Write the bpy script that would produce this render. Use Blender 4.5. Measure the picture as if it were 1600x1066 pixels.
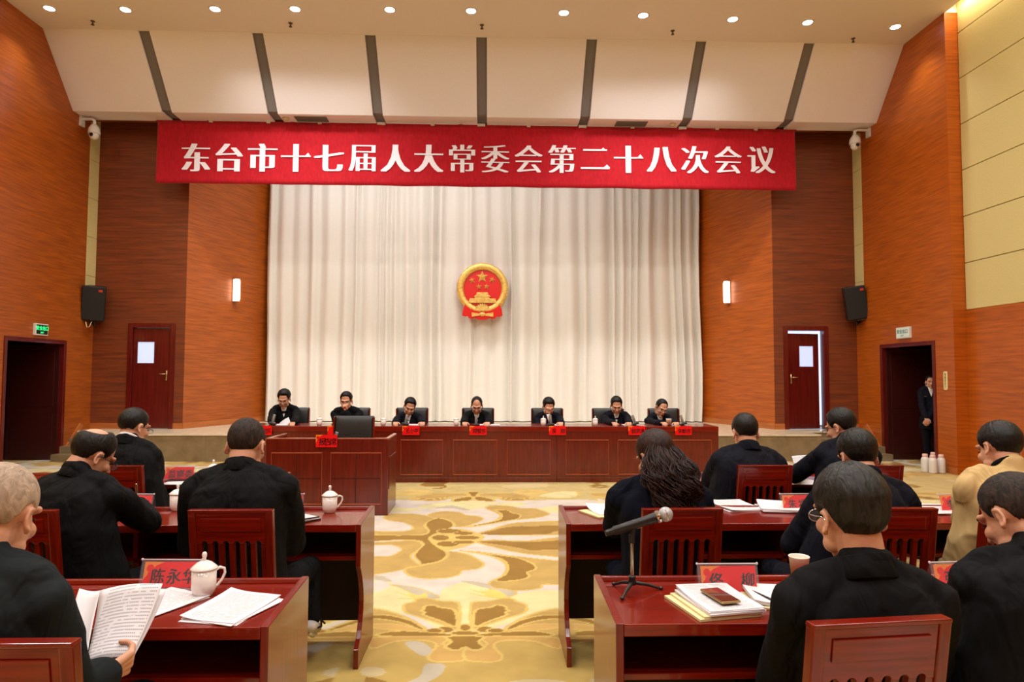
import bpy, bmesh, math, random
import numpy as np
from mathutils import Vector as V, Matrix, noise

for o in list(bpy.data.objects): bpy.data.objects.remove(o)
SC = bpy.context.scene
C = SC.collection
R = math.radians
PI = math.pi
random.seed(7)

# ------------------------------------------------------------------ camera
H = 1.5405; F = 1050.0; YAW = .0305; PIT = .051; ROLL = .0034
cy, sy, cp, sp = math.cos(YAW), math.sin(YAW), math.cos(PIT), math.sin(PIT)
FW = V((sy*cp, cy*cp, sp)); R0 = V((cy, -sy, 0)); U0 = V((-sy*sp, -cy*sp, cp))
RT = R0*math.cos(ROLL) + U0*math.sin(ROLL); UP = U0*math.cos(ROLL) - R0*math.sin(ROLL)
cam = bpy.data.cameras.new('camera'); cam.lens = F/1600*36; cam.sensor_width = 36; cam.clip_start = .05
CO = bpy.data.objects.new('camera', cam); C.objects.link(CO)
CO.matrix_world = Matrix(((RT.x, UP.x, -FW.x, 0), (RT.y, UP.y, -FW.y, 0), (RT.z, UP.z, -FW.z, H), (0, 0, 0, 1)))
SC.camera = CO
def ray(u, v): return FW + RT*((u-800)/F) - UP*((v-533)/F)
def at(u, v, Y):
    d = ray(u, v); return V((0, 0, H)) + d*(Y/d.y)
def fl(u, v, z=0.0):
    d = ray(u, v); return V((0, 0, H)) + d*((z-H)/d.z)

# ------------------------------------------------------------------ world, exposure, lights
w = bpy.data.worlds.new('world'); SC.world = w; w.use_nodes = True
w.node_tree.nodes['Background'].inputs[0].default_value = (1, .97, .93, 1)
w.node_tree.nodes['Background'].inputs[1].default_value = .15
SC.view_settings.view_transform = 'Standard'; SC.view_settings.look = 'None'
SC.view_settings.exposure = 0.12; SC.view_settings.gamma = 1.0; SC.view_settings.use_curve_mapping = False
SC.cycles.use_denoising = True
SC.cycles.max_bounces = 8; SC.cycles.diffuse_bounces = 4; SC.cycles.glossy_bounces = 3
SC.cycles.transparent_max_bounces = 12; SC.cycles.sample_clamp_indirect = 6
SC.cycles.caustics_reflective = False; SC.cycles.caustics_refractive = False
def area(name, loc, size, energy, col=(1, .9, .76), target=None, spread=180):
    l = bpy.data.lights.new(name, 'AREA'); l.shape = 'RECTANGLE'; l.size, l.size_y = size
    l.energy = energy; l.color = col; l.spread = R(spread)
    o = bpy.data.objects.new(name, l); C.objects.link(o); o.location = loc
    d = (V(target) - V(loc)) if target else V((0, 0, -1))
    o.rotation_euler = d.to_track_quat('-Z', 'Y').to_euler()
    return o
HX = -.2                        # hall axis
for yy in (-2.5, .8, 4.1, 7.4):
    for xx in (-4.6, -1.5, 1.6, 4.7):
        area('hall_light', (HX+xx, yy, 7.38), (1.3, .5), 78, (1, .975, .94))
area('stage_light', (HX-.1, 13.0, 6.9), (9.0, .4), 175, (1, .985, .95), (HX, 15.3, 2.6), 150)
area('stage_light', (HX-3.2, 10.9, 7.2), (2.6, .3), 52, (1, .97, .93), (HX-3, 13.5, 1.5), 100)
area('stage_light', (HX+3.2, 10.9, 7.2), (2.6, .3), 52, (1, .97, .93), (HX+3, 13.5, 1.5), 100)

# ------------------------------------------------------------------ materials
def lin(c):
    return tuple(((x/255)/12.92 if x/255 <= .04045 else ((x/255+.055)/1.055)**2.4) for x in c[:3]) + (1,)
MATS = {}
def mat(name, col, rough=.5, metal=0, spec=.5, coat=0, emit=None, es=0, alpha=1, coatr=.05, sheen=0):
    m = bpy.data.materials.new(name); m.use_nodes = True
    b = m.node_tree.nodes['Principled BSDF']
    b.inputs['Base Color'].default_value = lin(col); b.inputs['Roughness'].default_value = rough
    b.inputs['Metallic'].default_value = metal; b.inputs['Specular IOR Level'].default_value = spec
    b.inputs['Coat Weight'].default_value = coat; b.inputs['Coat Roughness'].default_value = coatr
    b.inputs['Sheen Weight'].default_value = sheen
    if emit: b.inputs['Emission Color'].default_value = lin(emit); b.inputs['Emission Strength'].default_value = es
    b.inputs['Alpha'].default_value = alpha
    MATS[name] = m; return m
def nodes(m): return m.node_tree.nodes, m.node_tree.links, m.node_tree.nodes['Principled BSDF']
def ramp_noise(m, scale, vec_scale, c1, c2, lo=.35, hi=.65, detail=5, bump=0, bdist=.01, dist=0.0):
    """noise between two colours on object coordinates, with optional bump"""
    n, l, b = nodes(m)
    tc = n.new('ShaderNodeTexCoord'); mp = n.new('ShaderNodeMapping'); mp.inputs['Scale'].default_value = vec_scale
    l.new(tc.outputs['Object'], mp.inputs[0])
    nz = n.new('ShaderNodeTexNoise'); nz.inputs['Scale'].default_value = scale; nz.inputs['Detail'].default_value = detail
    nz.inputs['Distortion'].default_value = dist
    l.new(mp.outputs[0], nz.inputs['Vector'])
    cr = n.new('ShaderNodeValToRGB'); cr.color_ramp.elements[0].position = lo; cr.color_ramp.elements[1].position = hi
    cr.color_ramp.elements[0].color = lin(c1); cr.color_ramp.elements[1].color = lin(c2)
    l.new(nz.outputs['Fac'], cr.inputs[0]); l.new(cr.outputs[0], b.inputs['Base Color'])
    if bump:
        bp = n.new('ShaderNodeBump'); bp.inputs['Strength'].default_value = bump; bp.inputs['Distance'].default_value = bdist
        l.new(nz.outputs['Fac'], bp.inputs['Height']); l.new(bp.outputs[0], b.inputs['Normal'])
    return nz, cr, mp
def grooves(m, pitch=.021, depth=.6, width=.16, darken=.45):
    """narrow horizontal grooves cut in the veneer boards"""
    n, l, b = nodes(m)
    tc = n.new('ShaderNodeTexCoord'); sx = n.new('ShaderNodeSeparateXYZ'); l.new(tc.outputs['Object'], sx.inputs[0])
    dv = n.new('ShaderNodeMath'); dv.operation = 'DIVIDE'; dv.inputs[1].default_value = pitch; l.new(sx.outputs['Z'], dv.inputs[0])
    fr = n.new('ShaderNodeMath'); fr.operation = 'FRACT'; l.new(dv.outputs[0], fr.inputs[0])
    lt = n.new('ShaderNodeMath'); lt.operation = 'LESS_THAN'; lt.inputs[1].default_value = width; l.new(fr.outputs[0], lt.inputs[0])
    src = b.inputs['Base Color'].links[0].from_socket
    mx = n.new('ShaderNodeMix'); mx.data_type = 'RGBA'; mx.blend_type = 'MULTIPLY'
    mu = n.new('ShaderNodeMath'); mu.operation = 'MULTIPLY'; mu.inputs[1].default_value = darken; l.new(lt.outputs[0], mu.inputs[0])
    l.new(mu.outputs[0], mx.inputs[0]); l.new(src, mx.inputs[6]); mx.inputs[7].default_value = (.12, .06, .05, 1)
    l.new(mx.outputs[2], b.inputs['Base Color'])
    bp = n.new('ShaderNodeBump'); bp.inputs['Strength'].default_value = depth; bp.inputs['Distance'].default_value = .003; bp.invert = True
    l.new(lt.outputs[0], bp.inputs['Height']); l.new(bp.outputs[0], b.inputs['Normal'])
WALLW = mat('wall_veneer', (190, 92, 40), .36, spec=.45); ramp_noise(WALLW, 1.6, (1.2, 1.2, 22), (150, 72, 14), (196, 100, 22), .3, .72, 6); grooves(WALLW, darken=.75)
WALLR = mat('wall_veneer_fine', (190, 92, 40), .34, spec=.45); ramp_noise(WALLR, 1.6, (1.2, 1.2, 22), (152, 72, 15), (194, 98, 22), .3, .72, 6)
SHADEW = mat('wing_veneer_shaded', (150, 66, 28), .42); ramp_noise(SHADEW, 1.6, (1.2, 1.2, 22), (100, 44, 14), (138, 64, 20), .3, .72, 6); grooves(SHADEW, darken=.3)  # wall veneer darkened: the weaker light on the wings is put into the colour
BASEW = mat('baseboard_veneer', (176, 104, 48), .45); ramp_noise(BASEW, 1.6, (1.2, 1.2, 12), (164, 92, 42), (190, 112, 52), .3, .72, 5)
YELLOW = mat('yellow_fabric', (222, 206, 140), .9, spec=.1); ramp_noise(YELLOW, 90, (1, 1, 1), (204, 188, 128), (220, 204, 142), .3, .7, 3, .15, .002)
CEIL = mat('ceiling_paint', (226, 216, 200), .9, spec=.1)
PANELW = mat('beam_panel_fabric', (232, 214, 196), .95, spec=.05); ramp_noise(PANELW, 160, (1, 1, 1), (228, 222, 222), (240, 234, 236), .3, .7, 2, .1, .002)
GREY = mat('groove_grey', (124, 118, 114), .8, spec=.2)
CHERRY = mat('cherry_lacquer', (120, 26, 16), .26, spec=.4, coat=.35, coatr=.08)
ramp_noise(CHERRY, 3.5, (1.0, 1.0, 1.0), (96, 12, 2), (132, 26, 4), .3, .7, 4)
CHERRYX = mat('cherry_grain_along', (120, 26, 16), .26, spec=.4, coat=.45, coatr=.06)
ramp_noise(CHERRYX, 3.0, (1.5, 26, 26), (100, 13, 2), (132, 25, 4), .3, .7, 5)
CHERRYZ = mat('cherry_grain_upright', (120, 26, 16), .28, spec=.4, coat=.35, coatr=.08)
ramp_noise(CHERRYZ, 3.0, (26, 26, 1.5), (92, 14, 2), (124, 26, 5), .3, .7, 5)
EDGE = mat('cherry_edge_highlight', (160, 66, 32), .25, coat=.5)  # lighter cherry: the highlight along raised edges is painted into the colour
ROSTR = mat('rostrum_veneer', (110, 26, 16), .3, coat=.4, coatr=.1); ramp_noise(ROSTR, 2.6, (12, 12, 1.2), (84, 14, 3), (112, 26, 6), .3, .7, 5)
SEAM = mat('seam_dark', (40, 12, 8), .6)
SHADEM = mat('shaded_interior', (34, 10, 8), .6)  # near-black: shade inside desks and doorways is put into the colour
DOORW = mat('door_wood', (96, 18, 12), .3, coat=.3); ramp_noise(DOORW, 2.0, (14, 14, 1), (80, 14, 10), (106, 22, 14), .3, .7, 4)
STONE = mat('stage_stone', (214, 200, 172), .25, spec=.5); ramp_noise(STONE, 8, (1, 1, 1), (206, 190, 160), (224, 212, 186), .3, .7, 5)
STONEF = mat('stage_face_stone', (140, 120, 88), .4); ramp_noise(STONEF, 6, (1, 1, 1), (124, 106, 76), (146, 128, 96), .3, .7, 5)
CURT = mat('curtain_cloth', (236, 226, 208), .85, spec=.15, sheen=.2); ramp_noise(CURT, 220, (1, 1, .4), (222, 219, 210), (236, 233, 227), .3, .7, 2, .1, .002)
REDC = mat('banner_cloth', (190, 10, 30), .75, spec=.2, sheen=.2); ramp_noise(REDC, 30, (1, 1, .3), (160, 5, 24), (184, 12, 32), .3, .7, 3, .2, .006)
WHITET = mat('banner_lettering', (238, 234, 246), .8, spec=.1)
RED = mat('emblem_red', (226, 22, 12), .3, coat=.3)
GOLD = mat('emblem_gold', (236, 196, 96), .36, metal=.35)
ramp_noise(GOLD, 24, (1, 1, 1), (218, 172, 78), (250, 216, 124), .3, .7, 4, .5, .01)
CARD = mat('red_card', (228, 16, 18), .6, spec=.15); CARDO = mat('card_orange', (236, 130, 40), .45)
INK = mat('brush_ink', (52, 14, 16), .6)
WHITE = mat('white_plastic', (225, 222, 216), .35)
PORC = mat('porcelain', (240, 232, 226), .12, coat=.5)
BLACKP = mat('black_plastic', (20, 20, 21), .4)
BLACKM = mat('speaker_grille', (24, 26, 24), .7); ramp_noise(BLACKM, 400, (1, 1, 1), (14, 16, 14), (32, 34, 32), .4, .6, 1)
CHROME = mat('chrome', (200, 200, 200), .15, metal=1)
STEEL = mat('mic_mesh', (170, 168, 170), .5, metal=.4); ramp_noise(STEEL, 600, (1, 1, 1), (130, 128, 130), (214, 212, 214), .4, .6, 1, .6, .001)
LEATH = mat('black_leather', (34, 35, 34), .42, spec=.5); ramp_noise(LEATH, 120, (1, 1, 1), (26, 27, 26), (40, 41, 40), .3, .7, 3, .25, .002)
PAPER = mat('plain_paper', (222, 217, 221), .8, spec=.1)
FOLDER = mat('cream_folder', (226, 212, 160), .7)
CLOTHB = mat('black_wool', (15, 16, 18), .8, spec=.12)
CLOTHN = mat('navy_wool', (17, 18, 28), .8, spec=.12)
CLOTHG = mat('charcoal_wool', (28, 33, 35), .8, spec=.12)
CLOTHU = mat('uniform_navy', (17, 20, 30), .9, spec=.06)
COAT = mat('beige_cotton', (196, 166, 112), .8, spec=.2)
for cm, sc in ((CLOTHB, 9), (CLOTHN, 9), (CLOTHG, 9), (CLOTHU, 8), (COAT, 7)):
    n, l, b = nodes(cm)
    tc = n.new('ShaderNodeTexCoord'); nz = n.new('ShaderNodeTexNoise'); nz.inputs['Scale'].default_value = sc
    nz.inputs['Detail'].default_value = 2; nz.inputs['Distortion'].default_value = 1.2
    mp = n.new('ShaderNodeMapping'); mp.inputs['Scale'].default_value = (1, 1, .55); mp.inputs['Rotation'].default_value = (.3, .5, .2)
    l.new(tc.outputs['Object'], mp.inputs[0]); l.new(mp.outputs[0], nz.inputs['Vector'])
    bp = n.new('ShaderNodeBump'); bp.inputs['Strength'].default_value = .8; bp.inputs['Distance'].default_value = .035
    l.new(nz.outputs['Fac'], bp.inputs['Height']); l.new(bp.outputs[0], b.inputs['Normal'])
SHIRT = mat('white_cotton', (232, 226, 224), .8)
SKIN = mat('skin', (208, 156, 126), .5, spec=.35); ramp_noise(SKIN, 9, (1, 1, 1), (192, 134, 104), (216, 164, 134), .3, .7, 3)
SKIN.node_tree.nodes['Principled BSDF'].inputs['Subsurface Weight'].default_value = .08
SKIN.node_tree.nodes['Principled BSDF'].inputs['Subsurface Radius'].default_value = (.02, .008, .004)
def hairmat(name, c1, c2, rough=.46):
    m = mat(name, c1, rough, spec=.3)
    ramp_noise(m, 14, (6, 3, 1.5), c1, c2, .35, .68, 5, .7, .006, 1.0); return m
HBLACK = hairmat('black_hair', (6, 5, 5), (19, 16, 14))
HGREYED = hairmat('greying_hair', (7, 7, 7), (40, 38, 35))
HBROWN = hairmat('brown_hair', (15, 6, 4), (56, 25, 15), .55)
HCROP = hairmat('cropped_hair', (20, 16, 14), (58, 44, 36), .7)
HGREY = hairmat('grey_cropped_hair', (150, 130, 112), (186, 164, 144), .8)
LIP = mat('lips', (168, 88, 76), .5)
EYED = mat('eye_dark', (26, 18, 16), .3)
LENS = mat('lens_glass', (220, 225, 230), .05, alpha=.06)
ACRY = mat('acrylic', (235, 225, 230), .12, alpha=.045)
PHONE = mat('phone_glass', (92, 44, 38), .08, coat=1)
LIT = mat('lamp_disc', (255, 255, 255), .5, emit=(236, 240, 255), es=14)
LITW = mat('sconce_diffuser', (255, 255, 255), .5, emit=(255, 244, 222), es=5)
COVE = mat('cove_tube', (255, 255, 255), .5, emit=(255, 232, 190), es=7)
WINB = mat('pane_glow', (190, 205, 235), .3, emit=(186, 202, 236), es=.75)  # emission stands in for light coming through from behind the pane
WINL = mat('room_wall_glow', (220, 228, 245), .8, emit=(206, 218, 245), es=.9)  # wall surface emits: the passage lighting is put into the material
SIGNG = mat('sign_green_print', (60, 240, 140), .5, emit=(40, 235, 130), es=1.6)
SIGNB = mat('sign_dark_face', (8, 40, 26), .4)
SIGNC = mat('sign_pale_print', (206, 224, 216), .5, emit=(190, 215, 205), es=.15)
SHOEW = mat('shoe_white', (206, 200, 196), .6); SHOEB = mat('shoe_black', (20, 19, 19), .35)
BRASS = mat('handle_metal', (190, 160, 110), .3, metal=.9)
IVORY = mat('ivory_plastic', (232, 220, 160), .5)
SPRK = mat('sprinkler_metal', (92, 76, 62), .5, metal=.5)
CUPC = mat('paper_cup', (238, 228, 214), .6)
# printed page: rows of tiny marks inside margins
PRINT = mat('printed_page', (238, 232, 234), .8, spec=.1)
def _print():
    n, l, b = nodes(PRINT)
    tc = n.new('ShaderNodeTexCoord'); sx = n.new('ShaderNodeSeparateXYZ'); l.new(tc.outputs['Object'], sx.inputs[0])
    def mth(op, a, c=None):
        x = n.new('ShaderNodeMath'); x.operation = op
        if isinstance(a, (int, float)): x.inputs[0].default_value = a
        else: l.new(a, x.inputs[0])
        if c is not None:
            if isinstance(c, (int, float)): x.inputs[1].default_value = c
            else: l.new(c, x.inputs[1])
        return x.outputs[0]
    row = mth('LESS_THAN', mth('FRACT', mth('MULTIPLY', sx.outputs['Y'], 92)), .42)
    ch = mth('LESS_THAN', mth('FRACT', mth('MULTIPLY', sx.outputs['X'], 190)), .7)
    nz = n.new('ShaderNodeTexNoise'); nz.inputs['Scale'].default_value = 60; l.new(tc.outputs['Object'], nz.inputs['Vector'])
    rn = mth('GREATER_THAN', nz.outputs['Fac'], .42)
    mx_ = mth('LESS_THAN', mth('ABSOLUTE', sx.outputs['X']), .078)
    my_ = mth('LESS_THAN', mth('ABSOLUTE', sx.outputs['Y']), .118)
    f = mth('MULTIPLY', mth('MULTIPLY', row, ch), mth('MULTIPLY', rn, mth('MULTIPLY', mx_, my_)))
    f = mth('MULTIPLY', f, .55)
    mx = n.new('ShaderNodeMix'); mx.data_type = 'RGBA'; l.new(f, mx.inputs[0])
    mx.inputs[6].default_value = lin((222, 217, 221)); mx.inputs[7].default_value = lin((70, 66, 70))
    l.new(mx.outputs[2], b.inputs['Base Color'])
_print()

# ------------------------------------------------------------------ mesh helpers
class MB:
    def __init__(s): s.v = []; s.f = []
    def add(s, vs, fs):
        k = len(s.v); s.v += [tuple(x) for x in vs]; s.f += [tuple(i+k for i in f) for f in fs]; return s
    def box(s, x0, x1, y0, y1, z0, z1, M=None):
        vs = [V((x, y, z)) for z in (z0, z1) for y in (y0, y1) for x in (x0, x1)]
        if M: vs = [M @ p for p in vs]
        return s.add(vs, [(0, 2, 3, 1), (4, 5, 7, 6), (0, 1, 5, 4), (2, 6, 7, 3), (0, 4, 6, 2), (1, 3, 7, 5)])
    def prism(s, poly, a0, a1, axis='x', M=None):
        """poly: 2D outline; extruded along the axis. x:(y,z) y:(x,z) z:(x,y)"""
        n = len(poly)
        def mk(p, a):
            q = {'x': (a, p[0], p[1]), 'y': (p[0], a, p[1]), 'z': (p[0], p[1], a)}[axis]
            q = V(q); return M @ q if M else q
        vs = [mk(p, a0) for p in poly] + [mk(p, a1) for p in poly]
        fs = [tuple(range(n))[::-1], tuple(range(n, 2*n))] + [(i, (i+1) % n, n+(i+1) % n, n+i) for i in range(n)]
        return s.add(vs, fs)
    def lathe(s, prof, c=(0, 0, 0), n=24, M=None, arc=None):
        vs = []; fs = []
        for r, z in prof:
            for i in range(n):
                a = 2*PI*i/n; p = V((c[0]+r*math.cos(a), c[1]+r*math.sin(a), c[2]+z)); vs.append(M @ p if M else p)
        m = len(prof)
        for j in range(m-1):
            for i in range(n): fs.append((j*n+i, j*n+(i+1) % n, (j+1)*n+(i+1) % n, (j+1)*n+i))
        if prof[0][0] > 1e-5: fs.append(tuple(range(n))[::-1])
        if prof[-1][0] > 1e-5: fs.append(tuple(range((m-1)*n, m*n)))
        return s.add(vs, fs)
    def tube(s, pts, rad, n=10, flat=1.0, cap=True, up=None):
        pts = [V(p) for p in pts]; m = len(pts)
        if not hasattr(rad, '__len__'): rad = [rad]*m
        if cap:    # round ends
            d0 = (pts[0]-pts[1]).normalized(); d1 = (pts[-1]-pts[-2]).normalized()
            P = []; Q = []
            for k in (1.0, .87, .5): P.append(pts[0]+d0*rad[0]*k); Q.append(rad[0]*math.sqrt(max(0, 1-k*k))+1e-4)
            P += pts; Q += list(rad)
            for k in (.5, .87, 1.0): P.append(pts[-1]+d1*rad[-1]*k); Q.append(rad[-1]*math.sqrt(max(0, 1-k*k))+1e-4)
            pts, rad = P, Q; m = len(pts)
        vs = []; fs = []; pn = None
        for i, p in enumerate(pts):
            t = (pts[min(i+1, m-1)]-pts[max(i-1, 0)])
            t = t.normalized() if t.length > 1e-9 else V((0, 0, 1))
            if pn is None:
                a = V(up) if up else (V((0, 0, 1)) if abs(t.z) < .9 else V((0, 1, 0)))
                nn = (a - t*a.dot(t)).normalized()
            else:
                nn = pn - t*pn.dot(t); nn = nn.normalized() if nn.length > 1e-6 else pn
            pn = nn; bb = t.cross(nn)
            for k in range(n):
                a = 2*PI*k/n; vs.append(p + bb*(math.cos(a)*rad[i]) + nn*(math.sin(a)*rad[i]*flat))
        for j in range(m-1):
            for i in range(n): fs.append((j*n+i, j*n+(i+1) % n, (j+1)*n+(i+1) % n, (j+1)*n+i))
        fs += [tuple(range(n))[::-1], tuple(range((m-1)*n, m*n))]
        return s.add(vs, fs)
    def ell(s, c, r, M=None, nu=20, nv=12):
        c = V(c); vs = [V((0, 0, -r[2]))]; fs = []
        for j in range(1, nv):
            th = -PI/2+PI*j/nv
            for i in range(nu):
                a = 2*PI*i/nu; vs.append(V((r[0]*math.cos(th)*math.cos(a), r[1]*math.cos(th)*math.sin(a), r[2]*math.sin(th))))
        vs.append(V((0, 0, r[2]))); L = len(vs)-1
        vs = [(c + (M @ p if M else p)) for p in vs]
        for i in range(nu): fs.append((0, 1+(i+1) % nu, 1+i)); fs.append((L, L-nu+i, L-nu+(i+1) % nu))
        for j in range(nv-2):
            for i in range(nu): a = 1+j*nu; fs.append((a+i, a+(i+1) % nu, a+nu+(i+1) % nu, a+nu+i))
        return s.add(vs, fs)
    def xf(s, M): s.v = [tuple(M @ V(p)) for p in s.v]; return s
    def join(s, o): return s.add(o.v, o.f)
    def mesh(s, name, m, smooth=False):
        me = bpy.data.meshes.new(name); me.from_pydata(s.v, [], s.f)
        for x in (m if isinstance(m, (list, tuple)) else [m]): me.materials.append(x)
        if smooth: me.polygons.foreach_set('use_smooth', [True]*len(me.polygons))
        bm = bmesh.new(); bm.from_mesh(me); bmesh.ops.recalc_face_normals(bm, faces=bm.faces); bm.to_mesh(me); bm.free()
        me.update(); return me
def link(name, me, parent=None, loc=None, rot=None):
    o = bpy.data.objects.new(name, me); C.objects.link(o)
    if parent: o.parent = parent
    if loc is not None: o.location = loc
    if rot is not None: o.rotation_euler = rot
    return o
def obj(name, mb, m, parent=None, smooth=False, bevel=0, loc=None, rot=None, auto=False):
    me = mb.mesh(name, m, smooth or auto)
    o = link(name, me, parent, loc, rot)
    if auto:
        es = o.modifiers.new('e', 'EDGE_SPLIT'); es.split_angle = R(38)
    if bevel:
        b = o.modifiers.new('b', 'BEVEL'); b.width = bevel; b.segments = 2; b.limit_method = 'ANGLE'; b.angle_limit = R(40)
    return o
def tag(o, label, cat, group=None, kind=None):
    if label: o['label'] = label
    if cat: o['category'] = cat
    if group: o['group'] = group
    if kind: o['kind'] = kind
    return o
def thing(name, label, cat, loc=(0, 0, 0), rz=0, group=None):
    o = bpy.data.objects.new(name, None); C.objects.link(o); o.location = loc; o.rotation_euler = (0, 0, rz)
    o.empty_display_size = .1
    return tag(o, label, cat, group)
def struct(name, mb, m, **k):
    o = obj(name, mb, m, **k)
    if 'parent' not in k: o['kind'] = 'structure'
    return o
def copy_tree(o, parent=None):
    c = o.copy(); C.objects.link(c)
    c.parent = parent
    for ch in list(o.children): copy_tree(ch, c)
    return c
def mesh_from(o):
    dg = bpy.context.evaluated_depsgraph_get(); dg.update()
    return bpy.data.meshes.new_from_object(o.evaluated_get(dg))
_tc = {}
def text_geo(s, size=1.0, extrude=0.0, offset=0.0, res=3):
    """vertices (x,y,z) and faces of one line of text, centred on its own bounding box"""
    key = (s, extrude, offset, res)
    if key not in _tc:
        t = bpy.data.curves.new('t', 'FONT'); t.body = s; t.size = 1; t.extrude = extrude; t.offset = offset; t.resolution_u = res
        o = bpy.data.objects.new('t', t); C.objects.link(o)
        me = mesh_from(o)
        vs = [tuple(v.co) for v in me.vertices]; fs = [tuple(p.vertices) for p in me.polygons]
        bpy.data.objects.remove(o); bpy.data.curves.remove(t); bpy.data.meshes.remove(me)
        _tc[key] = (vs, fs)
    vs, fs = _tc[key]
    return [(x*size, y*size, z*size) for x, y, z in vs], fs
def remesh(mb, vox, smooth=3, fold=0, seed=0, fscale=7.0, fz=.6):
    """weld intersecting closed shapes into one skin, soften, optional cloth folds"""
    me = bpy.data.meshes.new('r'); me.from_pydata(mb.v, [], mb.f)
    o = bpy.data.objects.new('r', me); C.objects.link(o)
    m = o.modifiers.new('r', 'REMESH'); m.mode = 'VOXEL'; m.voxel_size = vox; m.adaptivity = 0
    if smooth: s = o.modifiers.new('s', 'SMOOTH'); s.iterations = smooth; s.factor = .5
    r = mesh_from(o); bpy.data.objects.remove(o); bpy.data.meshes.remove(me)
    if fold:
        n = len(r.vertices); co = np.empty(n*3); r.vertices.foreach_get('co', co); co = co.reshape(-1, 3)
        nr = np.empty(n*3); r.vertices.foreach_get('normal', nr); nr = nr.reshape(-1, 3)
        off = V((seed*3.1, seed*1.7, seed*.9)); d = np.empty(n)
        for i in range(n):
            p = V(co[i]); q = V((p.x*fscale, p.y*fscale, p.z*fscale*fz)) + off
            a = noise.noise(q + V((noise.noise(q*.7)*1.5, 0, 0)))
            d[i] = (1-abs(a)*2.6)*.6 + noise.noise(q*2.3)*.4
        co += nr*(d*fold)[:, None]; r.vertices.foreach_set('co', co.ravel())
    vs = np.empty(len(r.vertices)*3); r.vertices.foreach_get('co', vs); out = MB()
    out.v = [tuple(x) for x in vs.reshape(-1, 3)]; out.f = [tuple(p.vertices) for p in r.polygons]
    bpy.data.meshes.remove(r); return out
# ------------------------------------------------------------------ carpet (floor) with its woven floral print
XL, XR = -7.715, 7.318
ZC = 7.453
SY = 12.1; SZ = .485; YD = 13.25; YCU = 15.245
def cr_(x, y): return fl(560+x/4.706, 730+y/4.706, 0)
CREAM = (220, 209, 196); TAN = (196, 162, 92); BR = (156, 118, 50); OUTL = (218, 188, 106); PY = (226, 216, 160); GRY = (196, 184, 160); KH = (196, 166, 92)
def mir(p, ax=785): return [(2*ax-x, y) for x, y in p][::-1]
SH = []
def S(poly, col, out=OUTL, w=.011): SH.append((poly, col, out, w))
def SM(poly, col, out=OUTL, w=.011, ax=785): S(poly, col, out, w); S(mir(poly, ax), col, out, w)
def el(cx, cy_, rx, ry, n=18): return [(cx+rx*math.cos(2*PI*i/n), cy_+ry*math.sin(2*PI*i/n)) for i in range(n)]
S([(-400, 100), (2000, 100), (2000, 232), (1500, 238), (1250, 248), (1000, 235), (700, 235), (500, 250), (290, 242), (-400, 235)], (206, 184, 122), None)
S([(430, 290), (600, 262), (800, 248), (1000, 262), (1200, 262), (1210, 285), (1000, 290), (880, 305), (800, 318), (650, 290), (500, 305)], PY, None)
S([(640, 285), (720, 288), (830, 318), (760, 316), (700, 305), (560, 304)], GRY, None); S([(930, 275), (1040, 282), (1000, 290)], GRY, None)
S([(1300, 310), (1470, 285), (1600, 290), (1600, 330), (1400, 335)], PY, None); S([(280, 330), (400, 325), (470, 318), (400, 305), (250, 300), (120, 300)], PY, None)
SM([(380, 232), (480, 205), (600, 192), (780, 196), (800, 212), (700, 215), (620, 245), (500, 248)], TAN, OUTL, .018, 845)
SM([(400, 224), (470, 232), (560, 233), (700, 216), (560, 240), (460, 238)], BR, OUTL, .012, 845)
SM([(690, 247), (720, 232), (828, 216), (832, 243), (720, 253)], BR, OUTL, .02, 845)
S([(800, 184), (890, 184), (872, 205), (880, 214), (810, 214), (818, 205)], BR, OUTL, .02)
SM([(290, 215), (450, 205), (560, 180), (420, 165), (300, 180)], (220, 190, 112), None, .01, 845)
S([(1050, 142), (1200, 122), (1360, 124), (1400, 138), (1330, 152), (1150, 160)], (216, 196, 142), None); S([(440, 128), (620, 122), (665, 145), (620, 160), (520, 158), (610, 146), (500, 148)], BR, (214, 190, 120), .03)
S([(1320, 210), (1420, 185), (1600, 175), (1600, 220), (1400, 225)], PY, OUTL, .02)
S([(190, 375), (230, 345), (400, 345), (520, 360), (580, 378), (500, 410), (490, 440), (520, 470), (480, 495), (300, 502), (60, 490), (60, 470), (300, 475), (390, 460), (395, 435), (330, 408), (230, 395)], TAN)
S([(510, 355), (560, 335), (640, 325), (740, 333), (790, 352), (870, 360), (915, 378), (880, 405), (800, 430), (715, 440), (700, 410), (640, 385), (575, 378)], TAN)
S([(60, 560), (300, 545), (420, 542), (475, 570), (440, 610), (385, 650), (420, 700), (462, 728), (340, 752), (200, 778), (60, 785), (60, 665), (220, 655), (290, 630), (312, 600), (250, 575), (60, 572)], TAN)
S([(670, 620), (800, 640), (890, 685), (922, 718), (870, 750), (765, 762), (740, 792), (640, 815), (480, 820), (375, 800), (340, 762), (360, 742), (480, 722), (600, 695), (660, 650)], TAN)
S([(575, 378), (640, 385), (695, 412), (690, 440), (600, 478), (540, 505), (520, 530), (560, 570), (620, 605), (650, 645), (600, 690), (480, 715), (462, 728), (450, 700), (412, 655), (440, 610), (478, 570), (440, 540), (300, 536), (60, 545), (60, 505), (300, 503), (480, 497), (518, 470), (495, 435), (505, 405)], BR)
S([(525, 520), (560, 495), (640, 462), (760, 455), (860, 478), (930, 515), (860, 560), (770, 590), (640, 615), (560, 575)], OUTL, None)
for e in ((668, 472, 90, 17), (605, 520, 68, 20), (655, 566, 85, 20), (772, 487, 75, 13), (800, 519, 95, 15), (775, 552, 85, 13)): S(el(*e), BR, OUTL, .007)
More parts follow.
